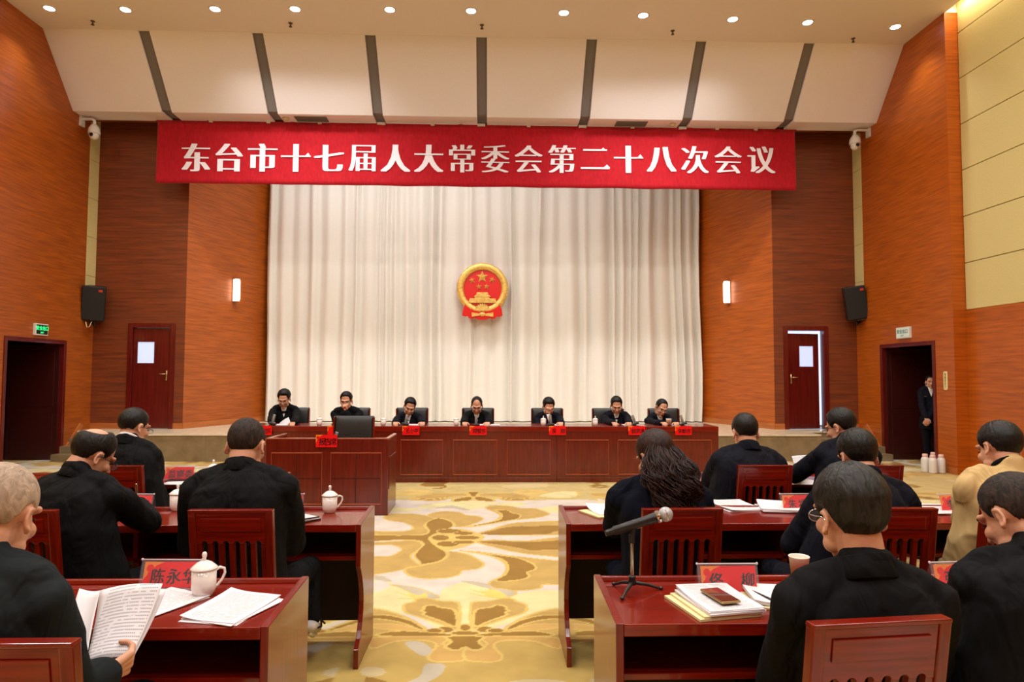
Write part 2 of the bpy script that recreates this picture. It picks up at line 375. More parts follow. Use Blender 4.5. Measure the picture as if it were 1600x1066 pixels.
S([(935, 300), (970, 285), (1100, 285), (1190, 302), (1300, 305), (1390, 335), (1390, 355), (1300, 375), (1150, 390), (1000, 415), (850, 440), (740, 440), (900, 425), (1000, 395), (1040, 370), (1030, 345), (960, 315)], TAN)
S([(1005, 315), (1100, 320), (1130, 338), (1190, 352), (1170, 380), (1060, 400), (900, 428), (790, 438), (950, 410), (1040, 385), (1055, 355), (1040, 335)], BR)
S([(880, 490), (960, 465), (1100, 420), (1250, 405), (1700, 395), (1700, 485), (1300, 500), (1100, 502)], TAN)
S([(900, 492), (1000, 465), (1080, 445), (1200, 434), (1320, 438), (1360, 432), (1700, 432), (1700, 465), (1450, 470), (1400, 490), (1100, 500)], BR, None)
S([(860, 550), (1000, 535), (1200, 545), (1480, 515), (1700, 515), (1700, 665), (1350, 650), (1150, 625), (1000, 590)], TAN)
S([(890, 550), (1050, 546), (1250, 552), (1480, 540), (1700, 540), (1700, 605), (1400, 605), (1290, 615), (1150, 588), (1000, 566)], BR, None)
S([(740, 615), (900, 625), (1100, 650), (1480, 690), (1700, 700), (1700, 860), (1380, 862), (1340, 890), (1200, 908), (1060, 905), (985, 885), (960, 860), (980, 838), (1060, 800), (1092, 740), (1050, 690), (950, 650)], TAN)
S([(760, 618), (1000, 645), (1180, 670), (1290, 718), (1302, 752), (1240, 775), (1255, 808), (1150, 835), (1000, 835), (1080, 790), (1098, 732), (1060, 680), (900, 635)], BR)
S([(-200, 790), (130, 800), (240, 845), (250, 868), (380, 900), (500, 925), (590, 965), (620, 900), (780, 845), (900, 855), (960, 880), (1010, 920), (1100, 950), (1250, 918), (1420, 905), (1800, 960), (1800, 1060), (1300, 1080), (1100, 1150), (900, 1200), (600, 1190), (350, 1080), (-200, 1040)], PY, None)
S([(120, 835), (210, 850), (228, 878), (180, 905), (120, 915)], CREAM, None)
S([(240, 865), (320, 872), (450, 892), (560, 935), (585, 965), (450, 965), (350, 905)], GRY, OUTL, .006); S([(745, 838), (880, 845), (985, 875), (960, 895), (850, 865)], GRY, None)
S([(975, 890), (1160, 915), (1110, 955), (1010, 945)], GRY, OUTL, .008); S([(120, 795), (200, 810), (245, 845), (120, 825)], GRY, None)
for p in ([(350, 910), (440, 945), (490, 925), (510, 965), (440, 975), (240, 962), (400, 962), (250, 915), (380, 940)], [(800, 890), (900, 915), (980, 900), (1040, 915), (1090, 955), (1000, 965), (770, 920), (940, 945), (820, 900)]): S(p, (236, 204, 110), None)
SM([(330, 1030), (350, 1005), (410, 990), (430, 970), (500, 963), (600, 985), (700, 990), (745, 1020), (732, 1190), (640, 1165), (480, 1112), (360, 1075)], TAN)
SM([(480, 1032), (510, 1018), (560, 1015), (600, 1032), (680, 1042), (717, 1070), (717, 1172), (600, 1130), (480, 1088), (490, 1068), (463, 1058), (482, 1048)], BR)
SM([(-200, 1035), (120, 1040), (300, 1085), (420, 1140), (500, 1195), (500, 1250), (-200, 1300)], TAN, OUTL)
SM([(-200, 1085), (120, 1088), (250, 1095), (400, 1135), (492, 1198), (440, 1190), (300, 1140), (120, 1115), (-200, 1110)], BR, OUTL, .008)
SM([(40, 1165), (200, 1150), (330, 1165), (440, 1200), (200, 1195)], (214, 172, 100), OUTL, .006)
SM([(130, 1236), (200, 1215), (300, 1206), (420, 1208), (680, 1228), (680, 1244), (400, 1252), (250, 1245)], BR, OUTL, .007)
for e in ((640, 1195, 62, 22), (560, 1203, 66, 16)): SM(el(*e), BR, OUTL, .006)
S(el(785, 1180, 50, 26), BR, OUTL, .009)
S([(-400, 1292), (100, 1290), (400, 1275), (560, 1265), (1010, 1265), (1300, 1275), (2000, 1300), (2000, 1900), (-400, 1900)], KH, None)
SM([(100, 1258), (430, 1245), (660, 1248), (660, 1270), (620, 1300), (680, 1330), (785, 1340), (785, 1412), (700, 1430), (560, 1430), (512, 1392), (575, 1318), (540, 1285), (430, 1272), (260, 1285), (100, 1335)], (206, 166, 94), OUTL, .009)
S([(655, 1245), (915, 1245), (885, 1285), (925, 1322), (885, 1345), (830, 1345), (785, 1325), (740, 1345), (690, 1345), (635, 1320), (682, 1285)], BR, OUTL, .011)
S(el(785, 1222, 108, 17), BR, OUTL, .007)
S([(340, 1292), (455, 1285), (545, 1345), (500, 1388), (430, 1370)], GRY, None); S([(500, 1450), (635, 1455), (600, 1530), (480, 1590), (350, 1590), (450, 1540)], GRY, None)
S(el(105, 1505, 95, 36), (206, 186, 140), None); S(el(1320, 1590, 220, 30), (206, 186, 140), None); S([(60, 1545), (200, 1575), (180, 1600), (60, 1600)], BR, None)
def smooth_poly(p, k=4):
    n = len(p); P = np.array([tuple(q)[:2] for q in p]); out = []
    for i in range(n):
        a, b, c, d = P[i-1], P[i], P[(i+1) % n], P[(i+2) % n]
        for j in range(k):
            t = j/k; out.append(.5*((2*b)+(-a+c)*t+(2*a-5*b+4*c-d)*t*t+(-a+3*b-3*c+d)*t**3))
    return np.array(out)
def build_floor():
    def steps(a, b, f):
        r = [a]
        while r[-1] < b: r.append(r[-1]+f(r[-1]))
        r[-1] = b; return r
    xs = steps(XL-1.6, -1.75, lambda x: .08)[:-1] + steps(-1.75, -.78, lambda x: .022)[:-1] + steps(-.78, .5, lambda x: .0085)[:-1] + steps(.5, 1.35, lambda x: .022)[:-1] + steps(1.35, XR+1.6, lambda x: .08)
    ys = steps(-6, 2.6, lambda y: .12)[:-1] + steps(2.6, 13.0, lambda y: max(.0095, y*y/1500))
    X, Y = np.meshgrid(np.array(xs), np.array(ys)); nx, ny = len(xs), len(ys)
    x = X.ravel(); y = Y.ravel()
    direct = ((x > -.8) & (x < .52)) | ((y > 4.7) & (x > -1.7) & (x < 1.3))
    per = 1.1; c0 = -.14
    fx = (x-c0+per/2) % (2*per); fx = np.where(fx > per, 2*per-fx, fx)-per/2+c0
    y0, y1 = 2.95, 9.6
    fy = (y-y0) % (2*(y1-y0)); fy = np.where(fy > (y1-y0), 2*(y1-y0)-fy, fy)+y0
    px = np.where(direct, x, fx); py = np.where(direct & (y > y0) & (y < y1), y, fy)
    px = px + .02*np.sin(py*3.1)*(~direct)
    lc = lambda c: np.array(lin(c)[:3])
    col = np.tile(lc(CREAM), (len(x), 1))
    for poly, c, oc, wd in SH:
        W = smooth_poly([cr_(max(-500, a), b) for a, b in poly])
        mn = W.min(0)-.05; mxx = W.max(0)+.05
        idx = np.where((px > mn[0]) & (px < mxx[0]) & (py > mn[1]) & (py < mxx[1]))[0]
        if not len(idx): continue
        qx, qy = px[idx], py[idx]; ins = np.zeros(len(idx), bool); dd = np.full(len(idx), 9.)
        n = len(W)
        for i in range(n):
            ax, ay = W[i]; bx, by = W[(i+1) % n]
            if ay != by:
                cnd = ((ay > qy) != (by > qy)); ins ^= cnd & (qx < (bx-ax)*(qy-ay)/(by-ay)+ax)
            if oc:
                ex, ey = bx-ax, by-ay; L = ex*ex+ey*ey+1e-12
                t = np.clip(((qx-ax)*ex+(qy-ay)*ey)/L, 0, 1)
                dd = np.minimum(dd, (qx-ax-t*ex)**2+(qy-ay-t*ey)**2)
        col[idx[ins]] = lc(c)
        if oc: col[idx[dd < wd*wd]] = lc(oc)
    vs = np.column_stack([x, y, np.zeros(len(x))])
    i = np.arange((ny-1)*(nx-1)); r = i//(nx-1); c = i % (nx-1); a = r*nx+c
    fs = np.column_stack([a, a+1, a+nx+1, a+nx])
    me = bpy.data.meshes.new('floor'); me.from_pydata(vs.tolist(), [], fs.tolist())
    ca = me.color_attributes.new('print', 'FLOAT_COLOR', 'POINT')
    ca.data.foreach_set('color', np.column_stack([col, np.ones(len(x))]).ravel().astype(np.float32))
    m = mat('carpet', CREAM, .95, spec=.08, sheen=.15); n, l, b = nodes(m)
    at_ = n.new('ShaderNodeAttribute'); at_.attribute_name = 'print'
    nz = n.new('ShaderNodeTexNoise'); nz.inputs['Scale'].default_value = 260; nz.inputs['Detail'].default_value = 2
    n2 = n.new('ShaderNodeTexNoise'); n2.inputs['Scale'].default_value = 5; n2.inputs['Detail'].default_value = 5
    tc = n.new('ShaderNodeTexCoord'); l.new(tc.outputs['Object'], nz.inputs['Vector']); l.new(tc.outputs['Object'], n2.inputs['Vector'])
    ad = n.new('ShaderNodeMath'); ad.operation = 'MULTIPLY_ADD'; ad.inputs[1].default_value = .45; l.new(n2.outputs['Fac'], ad.inputs[0])
    mr = n.new('ShaderNodeMapRange'); mr.inputs[1].default_value = .2; mr.inputs[2].default_value = .8; mr.inputs[3].default_value = .62; mr.inputs[4].default_value = .74
    l.new(nz.outputs['Fac'], mr.inputs[0]); l.new(mr.outputs[0], ad.inputs[2])
    mx = n.new('ShaderNodeMix'); mx.data_type = 'RGBA'; mx.blend_type = 'MULTIPLY'; mx.inputs[0].default_value = 1
    l.new(at_.outputs['Color'], mx.inputs[6]); l.new(ad.outputs[0], mx.inputs[7]); l.new(mx.outputs[2], b.inputs['Base Color'])
    bp = n.new('ShaderNodeBump'); bp.inputs['Strength'].default_value = .4; bp.inputs['Distance'].default_value = .004
    l.new(nz.outputs['Fac'], bp.inputs['Height']); l.new(bp.outputs[0], b.inputs['Normal'])
    me.materials.append(m); o = link('floor', me); o['kind'] = 'structure'
build_floor()

# ------------------------------------------------------------------ side walls
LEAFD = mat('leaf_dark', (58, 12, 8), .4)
YN = 10.406; YF = 12.926; D1, D2, DZ = 10.883, 12.406, 2.119
def side(sgn, X, name):
    """sgn=+1 right, -1 left: wood pier with doorway, recessed padded wall nearer the camera"""
    W_ = WALLR if sgn > 0 else WALLW
    def bx(mb, a, b, *r): mb.box(min(X+sgn*a, X+sgn*b), max(X+sgn*a, X+sgn*b), *r)
    m = MB()
    bx(m, 0, .35, YN, D1, 0, ZC); bx(m, 0, .35, D2, YF, 0, ZC); bx(m, 0, .35, D1, D2, DZ, ZC)
    wall = struct('wall_'+name, m, W_)
    # wood of the recessed wall: a dado below the padded panels
    m = MB(); bx(m, .2, .5, -6, YN, 0, 2.6); struct('dado', m, W_, parent=wall, bevel=.003)
    m = MB(); bx(m, .24, .5, -6, YN, 2.6, 7.75); struct('panel_backing', m, YELLOW, parent=wall)
    y = YN-.012
    k = 0
    while y > -5.9:
        L = 2.95
        for i in range(7):
            z0 = 2.6+i*.75; z1 = min(z0+.742, 7.74)
            if z1-z0 < .1: continue
            m = MB(); bx(m, .205, .24, max(-6, y-L+.008), y, z0+.004, z1)
            obj('padded_panel', m, YELLOW, wall, bevel=.006)
        y -= L
    # doorway trim and vestibule
    d = MB(); t = .05
    bx(d, -.015, .1, D1-.02, D1+t, 0, DZ); bx(d, -.015, .1, D2-t, D2+.02, 0, DZ); bx(d, -.015, .1, D1-.02, D2+.02, DZ, DZ+.02); bx(d, -.015, .1, D1+t, D2-t, DZ-t, DZ)
    fr = struct('door_'+('2' if sgn > 0 else '1'), d, DOORW, bevel=.004)
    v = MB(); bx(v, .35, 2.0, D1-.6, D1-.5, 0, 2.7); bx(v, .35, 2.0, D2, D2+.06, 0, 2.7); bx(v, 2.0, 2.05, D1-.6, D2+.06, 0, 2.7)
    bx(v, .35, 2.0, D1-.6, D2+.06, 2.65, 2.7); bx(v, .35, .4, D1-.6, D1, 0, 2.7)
    struct('vestibule_lining', v, SHADEM, parent=fr)
    # an opened leaf folded back against the far jamb
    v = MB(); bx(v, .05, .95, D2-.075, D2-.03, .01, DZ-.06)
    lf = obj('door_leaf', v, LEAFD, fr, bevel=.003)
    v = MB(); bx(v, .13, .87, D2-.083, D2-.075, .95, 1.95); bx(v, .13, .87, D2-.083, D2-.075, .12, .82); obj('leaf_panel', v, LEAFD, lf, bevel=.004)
    m = MB(); bx(m, .0, -.012, YN, D1-.03, 0, .1); bx(m, .0, -.012, D2+.03, YF, 0, .1)
    b = struct('baseboard_'+name, m, BASEW, bevel=.002)
    # return beyond the pier, padded above a wood dado
    m = MB(); bx(m, .012, .35, YF, YD+.1, 2.66, ZC); rt = struct('trim_'+('2' if sgn > 0 else '1'), m, YELLOW)
    m = MB(); bx(m, .01, .35, YF, YD+.1, 0, 2.64); struct('return_dado', m, W_, parent=rt)
    for i in range(7):
        m = MB(); bx(m, .0, .012, YF+.004, YD, 2.67+i*.75, min(2.67+i*.75+.743, ZC)); obj('padded_panel', m, YELLOW, rt, bevel=.003)
    return wall
side(1, XR, 'right'); side(-1, XL, 'left')
m = MB(); m.box(XL-.5, XR+.5, -6.1, -6, 0, 7.6); struct('wall_back', m, WALLR)
# ceiling with cove slots over the recessed side walls
m = MB(); m.box(XL, XR, -6, 11.5, ZC, ZC+.1)
ce = struct('ceiling', m, CEIL)
m = MB(); m.box(XL-.5, XL, -6, YN, 7.75, 7.8); m.box(XR, XR+.5, -6, YN, 7.75, 7.8); m.box(XL-.02, XL, -6, YN, ZC, 7.75); m.box(XR, XR+.02, -6, YN, ZC, 7.75)
m.box(XL-.4, XL, YN, YN+.1, ZC, 7.8); m.box(XR, XR+.4, YN, YN+.1, ZC, 7.8)
struct('cove', m, CEIL, parent=ce)
m = MB(); m.box(-3.9, 3.2, 5.2, 9.94, ZC-.03, ZC); struct('tray_edge', m, CEIL, parent=ce, bevel=.006)
for sx_ in (XL-.1, XR+.1):
    m = MB()
    for yy in (3.2, 5.6, 8.0, 10.1): m.tube([(sx_, yy-1.1 if yy < 10 else yy-.9, 7.6), (sx_, yy+1.1 if yy < 10 else yy+.2, 7.6)], .02, 8)
    o = obj('cove_lamp', m, COVE, smooth=True); tag(o, 'warm tube lamp hidden in the ceiling cove above the %s side wall' % ('left' if sx_ < 0 else 'right'), 'lamp')
area('cove_light', (XR+.1, 8.0, 7.55), (.08, 4.6), 36, (1, .88, .66)); area('cove_light', (XL-.1, 8.0, 7.55), (.08, 4.6), 36, (1, .88, .66))

# ------------------------------------------------------------------ sloping beam over the proscenium
A_, B_, C_ = (11.4643, 7.453), (12.364, 6.367), (12.80, 6.367)
m = MB(); m.prism([(11.52, 7.46), (12.385, 6.42), (12.80, 6.42), (12.80, 7.6), (11.52, 7.6)], XL, XR, 'x')
beam = struct('trim_3', m, GREY)
sp_ = 1.9383; gw = .092
edges = [XL] + [HX+(k-3)*sp_ for k in range(7)] + [XR]
for i in range(8):
    x0 = edges[i] + (gw if i else 0); x1 = edges[i+1] - (gw if i < 7 else 0)
    m = MB(); m.prism([A_, B_, C_, (12.8, 6.41), (12.385, 6.41), (11.50, 7.47)], x0, x1, 'x')
    obj('beam_panel', m, PANELW, beam, bevel=.006)
m = MB(); m.box(XL, XR, 12.8, 12.9, 6.37, 9.0); struct('beam_back', m, SHADEW, parent=beam)

# ------------------------------------------------------------------ stage
SXL, SXR = -6.9, at(1283, 700, SY).x
m = MB(); m.box(SXL, SXR, SY, YCU+.6, 0, SZ-.03); m.box(XL, XR, SY+.72, YCU+.6, 0, SZ-.03)
st = struct('stage', m, STONEF)
m = MB(); m.box(SXL, SXR, SY-.02, YCU+.6, SZ-.03, SZ); m.box(XL, SXL, SY+.70, YD, SZ-.03, SZ); m.box(SXR, XR, SY+.70, YD, SZ-.03, SZ)
struct('stage_top', m, STONE, parent=st, bevel=.004)
x = SXL+.02
m = MB()
for k in range(1, 14): m.box(SXL+k*.93-.003, SXL+k*.93+.003, SY-.004, SY+.01, 0, SZ-.03)
struct('stone_joint', m, GREY, parent=st)
for (a, b) in ((XL, SXL), (SXR, XR)):
    for k in range(3):
        m = MB(); m.box(a, b, SY+k*.24, SY+.74, k*.121, (k+1)*.121); obj('step', m, STONEF, st, bevel=.004)
# stringer boards on the side walls beside the steps
for sgn, X in ((1, XR), (-1, XL)):
    x0, x1 = sorted((X-sgn*.025, X+sgn*.0))
    m = MB(); m.prism([(12.35, .08), (12.42, .02), (12.98, .56), (12.9, .62)], x0, x1, 'x')
    struct('stringer', m, BASEW, parent=st, bevel=.002)
# wing walls, splayed walls, curtain recess
xl = at(287, 600, YD).x; xr = at(1210, 600, YD).x
cL, cR = at(418, 450, YCU).x, at(1090, 450, YCU).x
LD0, LD1 = at(198, 600, YD).x, at(272, 600, YD).x; LDZ = at(235, 505, YD).z
RD0, RD1 = at(1225, 600, YD).x, at(1295, 600, YD).x; RDZ = at(1260, 510, YD).z
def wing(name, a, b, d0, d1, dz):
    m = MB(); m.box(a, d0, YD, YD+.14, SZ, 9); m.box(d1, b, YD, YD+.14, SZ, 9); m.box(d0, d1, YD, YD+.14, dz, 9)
    wl = struct(name, m, SHADEW)
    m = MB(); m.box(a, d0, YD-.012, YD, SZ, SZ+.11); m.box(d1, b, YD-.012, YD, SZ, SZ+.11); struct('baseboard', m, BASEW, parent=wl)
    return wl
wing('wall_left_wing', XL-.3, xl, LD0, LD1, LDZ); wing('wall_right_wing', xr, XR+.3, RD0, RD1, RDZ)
def splay(name, x0, x1, mt):
    a = V((x0, YD, 0)); b = V((x1, YCU+.25, 0)); d = (b-a).normalized(); nrm = V((d.y, -d.x, 0))
    if nrm.y > 0: nrm = -nrm
    q = [a, b, b-nrm*.12, a-nrm*.12]
    m = MB(); m.prism([(p.x, p.y) for p in q], SZ, 9, 'z'); wl = struct(name, m, mt)
    q = [a+nrm*.012, b+nrm*.012, b, a]
    m = MB(); m.prism([(p.x, p.y) for p in q], SZ, SZ+.11, 'z'); struct('baseboard', m, BASEW, parent=wl)
    return a, b, nrm
SPL = splay('wall_left_splay', xl, cL-.05, WALLW); SPR = splay('wall_right_splay', xr, cR+.05, WALLR)
m = MB(); m.box(cL-.6, cR+.6, YCU+.5, YCU+.6, 0, 9); struct('wall_stage_back', m, SHADEM)
m = MB(); m.box(XL-.3, XR+.3, 12.9, YCU+.6, 9, 9.1); struct('ceiling_stage', m, CEIL)
# left wing door: closed leaf, its pane emitting in place of a lit room behind
def wing_door(name, d0, d1, dz, ajar, pane):
    f = MB(); t = .09
    f.box(d0, d0+t, YD-.02, YD+.14, SZ, dz); f.box(d1-t, d1, YD-.02, YD+.14, SZ, dz); f.box(d0+t, d1-t, YD-.02, YD+.14, dz-t, dz)
    fr = struct(name, f, DOORW, bevel=.004)
    w_ = d1-d0-2*t-.01; hh = dz-t-SZ-.015
    px0, px1, pz0, pz1 = pane
    lf = MB(); T = .045
    lf.box(0, px0, -T, 0, 0, hh); lf.box(px1, w_, -T, 0, 0, hh); lf.box(px0, px1, -T, 0, 0, pz0); lf.box(px0, px1, -T, 0, pz1, hh)
    l = obj('door_leaf', lf, DOORW, fr, bevel=.003)
    if ajar: l.location = (d0+t+.005, YD+.07, SZ+.008); l.rotation_euler = (0, 0, 0)
    else: l.location = (d0+t+.005, YD+.07, SZ+.008)
    g = MB(); g.box(px0, px1, -.03, -.02, pz0, pz1); obj('pane', g, WINB, l)
    h = MB()
    hxp = w_-.07 if not ajar else .07
    h.box(hxp-.018, hxp+.018, -T-.008, -T, .92, 1.12); h.tube([(hxp, -T, 1.05), (hxp, -T-.05, 1.05), (hxp-(.11 if not ajar else -.11), -T-.05, 1.05)], .009, 8)
    obj('door_handle', h, BRASS, l, smooth=True)
    return fr, l, w_, hh
lw = LD1-LD0-.19
pa = (at(214, 540, YD).x-LD0-.095, at(240, 540, YD).x-LD0-.095, at(225, 568, YD).z-SZ, at(225, 535, YD).z-SZ)
wing_door('door_3', LD0, LD1, LDZ, False, pa)
pa = (at(1252, 540, YD).x-RD0-.095, at(1277, 540, YD).x-RD0-.095, at(1265, 571, YD).z-SZ, at(1265, 538, YD).z-SZ)
fr, l, w_, hh = wing_door('door_4', RD0, RD1, RDZ, True, pa)
l.rotation_euler = (0, 0, R(9)); l.scale = (.95, 1, .975)
m = MB(); m.box(RD0-.06, RD1+.5, YD+1.2, YD+1.25, SZ, 3); m.box(RD0-.06, RD0-.02, YD+.14, YD+1.25, SZ, 3); m.box(RD1+.5, RD1+.55, YD+.14, YD+1.25, SZ, 3)
struct('passage_wall', m, WINL, parent=fr)  # these walls glow themselves, no lamp is modelled in the passage
m = MB(); m.box(at(1252, 555, YD).x+.02, at(1262, 555, YD).x, YD+.5, YD+.54, 1.4, 2.2); struct('passage_cabinet', m, BLACKP, parent=fr)

# ------------------------------------------------------------------ curtain
def build_curtain():
    rnd = random.Random(3); xs = []; x = cL-.03
    folds = []
    while x < cR-.05:
        w_ = rnd.choice([.15, .2, .24, .3, .36, .46]); folds.append((x, w_, rnd.uniform(.09, .2), rnd.uniform(-.6, .6))); x += w_
    P = []
    for (x0, w_, d, sk) in folds:
        k = 10
        for i in range(k):
            t = i/k; s_ = .5-.5*math.cos(2*PI*t)
            s_ = s_**(.55 if w_ > .25 else .8)
            P.append((x0+w_*(t+.07*sk*math.sin(2*PI*t)), -d*s_))
    zs = [SZ+.02, .9, 1.6, 2.4, 3.4, 4.4, 5.4, 6.4, 7.6]
    m = MB(); n = len(P)
    for j, z in enumerate(zs):
        sc = 1.0 - .035*(z-SZ)/7
        for i, (x, y) in enumerate(P):
            ph = noise.noise(V((x*1.3, z*.35, 0)))
            m.v.append((HX+(x-HX)*1+.05*ph*(1 if 0 < j < 8 else .6), YCU+.1+y*(1+.5*ph), z))
    for j in range(len(zs)-1):
        for i in range(n-1): m.f.append((j*n+i, j*n+i+1, (j+1)*n+i+1, (j+1)*n+i))
    o = obj('stage_curtain', m, CURT, smooth=True)
    tag(o, 'floor-length pleated off-white curtain hanging across the back of the stage', 'curtain')
build_curtain()
# ------------------------------------------------------------------ banner
def build_banner():
    Yb = 12.72
    p00, p10 = at(245, 287, Yb), at(1243, 297, Yb); p01, p11 = at(245, 195, Yb), at(1243, 210, Yb)
    x0, x1 = (p00.x+p01.x)/2, (p10.x+p11.x)/2; z0 = (p00.z+p10.z)/2; z1 = 6.34
    root = thing('banner', 'long red cloth banner with white Chinese characters hung across the stage opening', 'banner', (HX, Yb, z0))
    NXX, NZ = 420, 14; m = MB()
    def yy(x, z):
        t = (z-z0)/(z1-z0)
        return .018*noise.noise(V((x*2.2, z*1.2, 3))) + .035*t**3*noise.noise(V((x*9, 0, 7)))
    for j in range(NZ+1):
        for i in range(NXX+1):
            x = x0+(x1-x0)*i/NXX; z = z0+(z1-z0)*j/NZ
            if j == 0: z += .012*noise.noise(V((x*1.5, 0, 0)))
            if j == NZ: z += .03*noise.noise(V((x*2.5, 5, 0)))
            m.v.append((x-HX, yy(x, z), z-z0))
    for j in range(NZ):
        for i in range(NXX): a = j*(NXX+1)+i; m.f.append((a, a+1, a+NXX+2, a+NXX+1))
    o = obj('cloth', m, REDC, root, smooth=True)
    so = o.modifiers.new('s', 'SOLIDIFY'); so.thickness = .006; so.offset = 1
    s = '东台市十七届人大常委会第二十八次会议'
    let = MB(); n = len(s)
    for i, ch in enumerate(s):
        u = 307+(1189-307)*i/(n-1); v = 246.5+(250.5-246.5)*i/(n-1)
        c = at(u, v, Yb)
        vs, fs = text_geo(ch, .60, .004, -.013 if ch in '届常委会第次议' else -.013, 4)
        xs = [q[0] for q in vs]; zs = [q[1] for q in vs]
        cx = (min(xs)+max(xs))/2; cz = (min(zs)+max(zs))/2
        # heavy uprights, thin cross strokes: the shape swept sideways
        w_ = .025 if ch in '届常委会第次议' else .038
        sx_ = .93
        for k, dx in enumerate((-w_, -w_/3, w_/3, w_)):
            let.add([((q[0]-cx)*sx_+dx+c.x-HX, -.02-.0006*k-q[2]+yy(c.x+q[0]-cx, c.z+q[1]-cz), (q[1]-cz)+c.z-z0) for q in vs], fs)
        # wedge serifs where the broad strokes end
        if ch == '二':
            for (ex, ez) in ((max(xs)-cx, min(zs)-cz+.04), (max(xs)-cx-.07, max(zs)-cz-.02)):
                let.prism([(c.x-HX+ex-.10, c.z-z0+ez-.01), (c.x-HX+ex+.03, c.z-z0+ez-.01), (c.x-HX+ex-.03, c.z-z0+ez+.05)], -.03, -.02, 'y')
        if ch == '十':
            let.prism([(c.x-HX+(max(xs)-cx)-.10, c.z-z0+.02), (c.x-HX+(max(xs)-cx)+.03, c.z-z0+.02), (c.x-HX+(max(xs)-cx)-.03, c.z-z0+.1)], -.03, -.02, 'y')
    obj('lettering', let, WHITET, root)
    # the hem rod and clips that hang it from the beam
    m = MB(); m.tube([(x0-HX-.02, 0, z1-z0), (x1-HX+.02, 0, z1-z0)], .014, 8); obj('rod', m, REDC, root, smooth=True)
    for u in (596, 676, 752, 826, 910, 988, 1066, 500, 420, 330, 1120, 1180):
        c = at(u, 195, Yb); m = MB(); w_ = .075 if u in (596, 752, 910, 1066) else .035
        m.box(c.x-HX-w_, c.x-HX+w_, -.035, .02, z1-z0-.02, z1-z0+.03); obj('clip', m, WHITE, root, bevel=.004)
build_banner()

# ------------------------------------------------------------------ national emblem on the curtain
def build_emblem():
    Ye = YCU-.20; c = at(754, 452, Ye); s = (at(794, 452, Ye)-at(714, 452, Ye)).length/80.0
    root = thing('emblem', 'round gold and red national emblem with stars hung on the curtain', 'emblem', c)
    P = lambda u, v: ((u-754)*s, (452-v)*s)     # pixel offsets to local x,z
    def cc(cu, cv, r, n=48): return [((cu-754)*s+r*s*math.cos(2*PI*i/n), (452-cv)*s+r*s*math.sin(2*PI*i/n)) for i in range(n)]
    m = MB(); m.prism(cc(754, 451, 38), -.02, .03, 'y'); obj('field', m, RED, root)
    # wreath ring: rounded, leafy
    m = MB(); nr, nt = 96, 8; rc = (40+29.6)/2*s; rt = (40-29.0)/2*s
    for i in range(nr):
        a = 2*PI*i/nr
        for k in range(nt):
            b = 2*PI*k/nt; w_ = 1+.10*math.sin(a*30+k*1.7)
            rr = rc + rt*math.cos(b)*(1 if abs(math.cos(b)) > .9 else w_)
            m.v.append((rr*math.cos(a)*1.0, -.035+.045*math.sin(b)*-w_, (452-451.5)*s+rr*math.sin(a)*1.0))
    for i in range(nr):
        for k in range(nt): m.f.append((i*nt+k, i*nt+(k+1) % nt, ((i+1) % nr)*nt+(k+1) % nt, ((i+1) % nr)*nt+k))
    obj('wreath', m, GOLD, root, smooth=True)
    def star(u, v, r, rot=0):
        m = MB(); x, z = P(u, v); m.v.append((x, -.075, z))
        for i in range(10):
            a = PI/2+rot+i*PI/5; q = r*s*(1 if i % 2 == 0 else .42); m.v.append((x+q*math.cos(a), -.028, z+q*math.sin(a)))
        m.f = [(0, 1+i, 1+(i+1) % 10) for i in range(10)] + [tuple(range(1, 11))[::-1]]
        obj('star', m, GOLD, root)
    star(753.5, 433, 10); star(737.5, 438.5, 5.4, .3); star(769, 437.5, 5.4, -.3); star(748, 448.5, 5, .1); star(760, 448, 5, -.1)
    g = MB()
    g.prism([P(732, 474), P(776.5, 474), P(774, 467), P(734.5, 467)], -.06, -.02, 'y'); g.prism([P(742, 467), P(765, 467), P(765, 464.5), P(742, 464.5)], -.06, -.02, 'y')
    g.prism([P(740.5, 464.5), P(767.5, 464.5), P(764, 461.5), P(744, 461.5)], -.07, -.02, 'y'); g.prism([P(744, 461.5), P(763.5, 461.5), P(762, 457.5), P(745.5, 457.5)], -.07, -.02, 'y')
    for k in range(9): u = 743+k*2.7; g.prism([P(u, 473), P(u+1, 473), P(u+1, 468), P(u, 468)], -.066, -.06, 'y')
    obj('gate_tower', g, GOLD, root, bevel=.003)
    g = MB()
    arc = [P(754+9.5*math.cos(t), 484-7.5*math.sin(t)) for t in [PI*i/14 for i in range(15)]]
    g.prism(arc + [P(744, 486), P(764, 486)][::1], -.085, -.02, 'y')
    for i in range(9):
        t = PI*(i+.5)/9; x, z = P(754+10.2*math.cos(t), 484-8.2*math.sin(t)); g.box(x-.012, x+.012, -.085, -.03, z-.012, z+.012)
    obj('cogwheel', g, GOLD, root)
    # draped ribbon
    rb = MB(); L = [(727, 476), (724, 484), (722.5, 493.5), (728, 496), (731, 494.5), (733, 498), (739, 499.5), (741, 497), (747, 500), (754, 500.5), (761, 500), (767, 497), (769, 499.5), (775, 498), (777, 494.5), (780, 496), (785.5, 493.5), (784, 484), (781, 476), (774, 482), (764, 486), (754, 487), (744, 486), (734, 482)]
    rb.prism([P(*q) for q in L], -.075, -.01, 'y'); obj('ribbon', rb, RED, root, bevel=.012)
    kn = MB(); kn.prism([P(737.5, 489), P(749, 491), P(759, 491), P(771, 489), P(771, 496), P(759, 494), P(749, 494), P(737.5, 496)], -.095, -.07, 'y')
    kn.ell((P(754, 492)[0], -.085, P(754, 492)[1]), (.07, .03, .045)); obj('knot', kn, GOLD, root)
build_emblem()

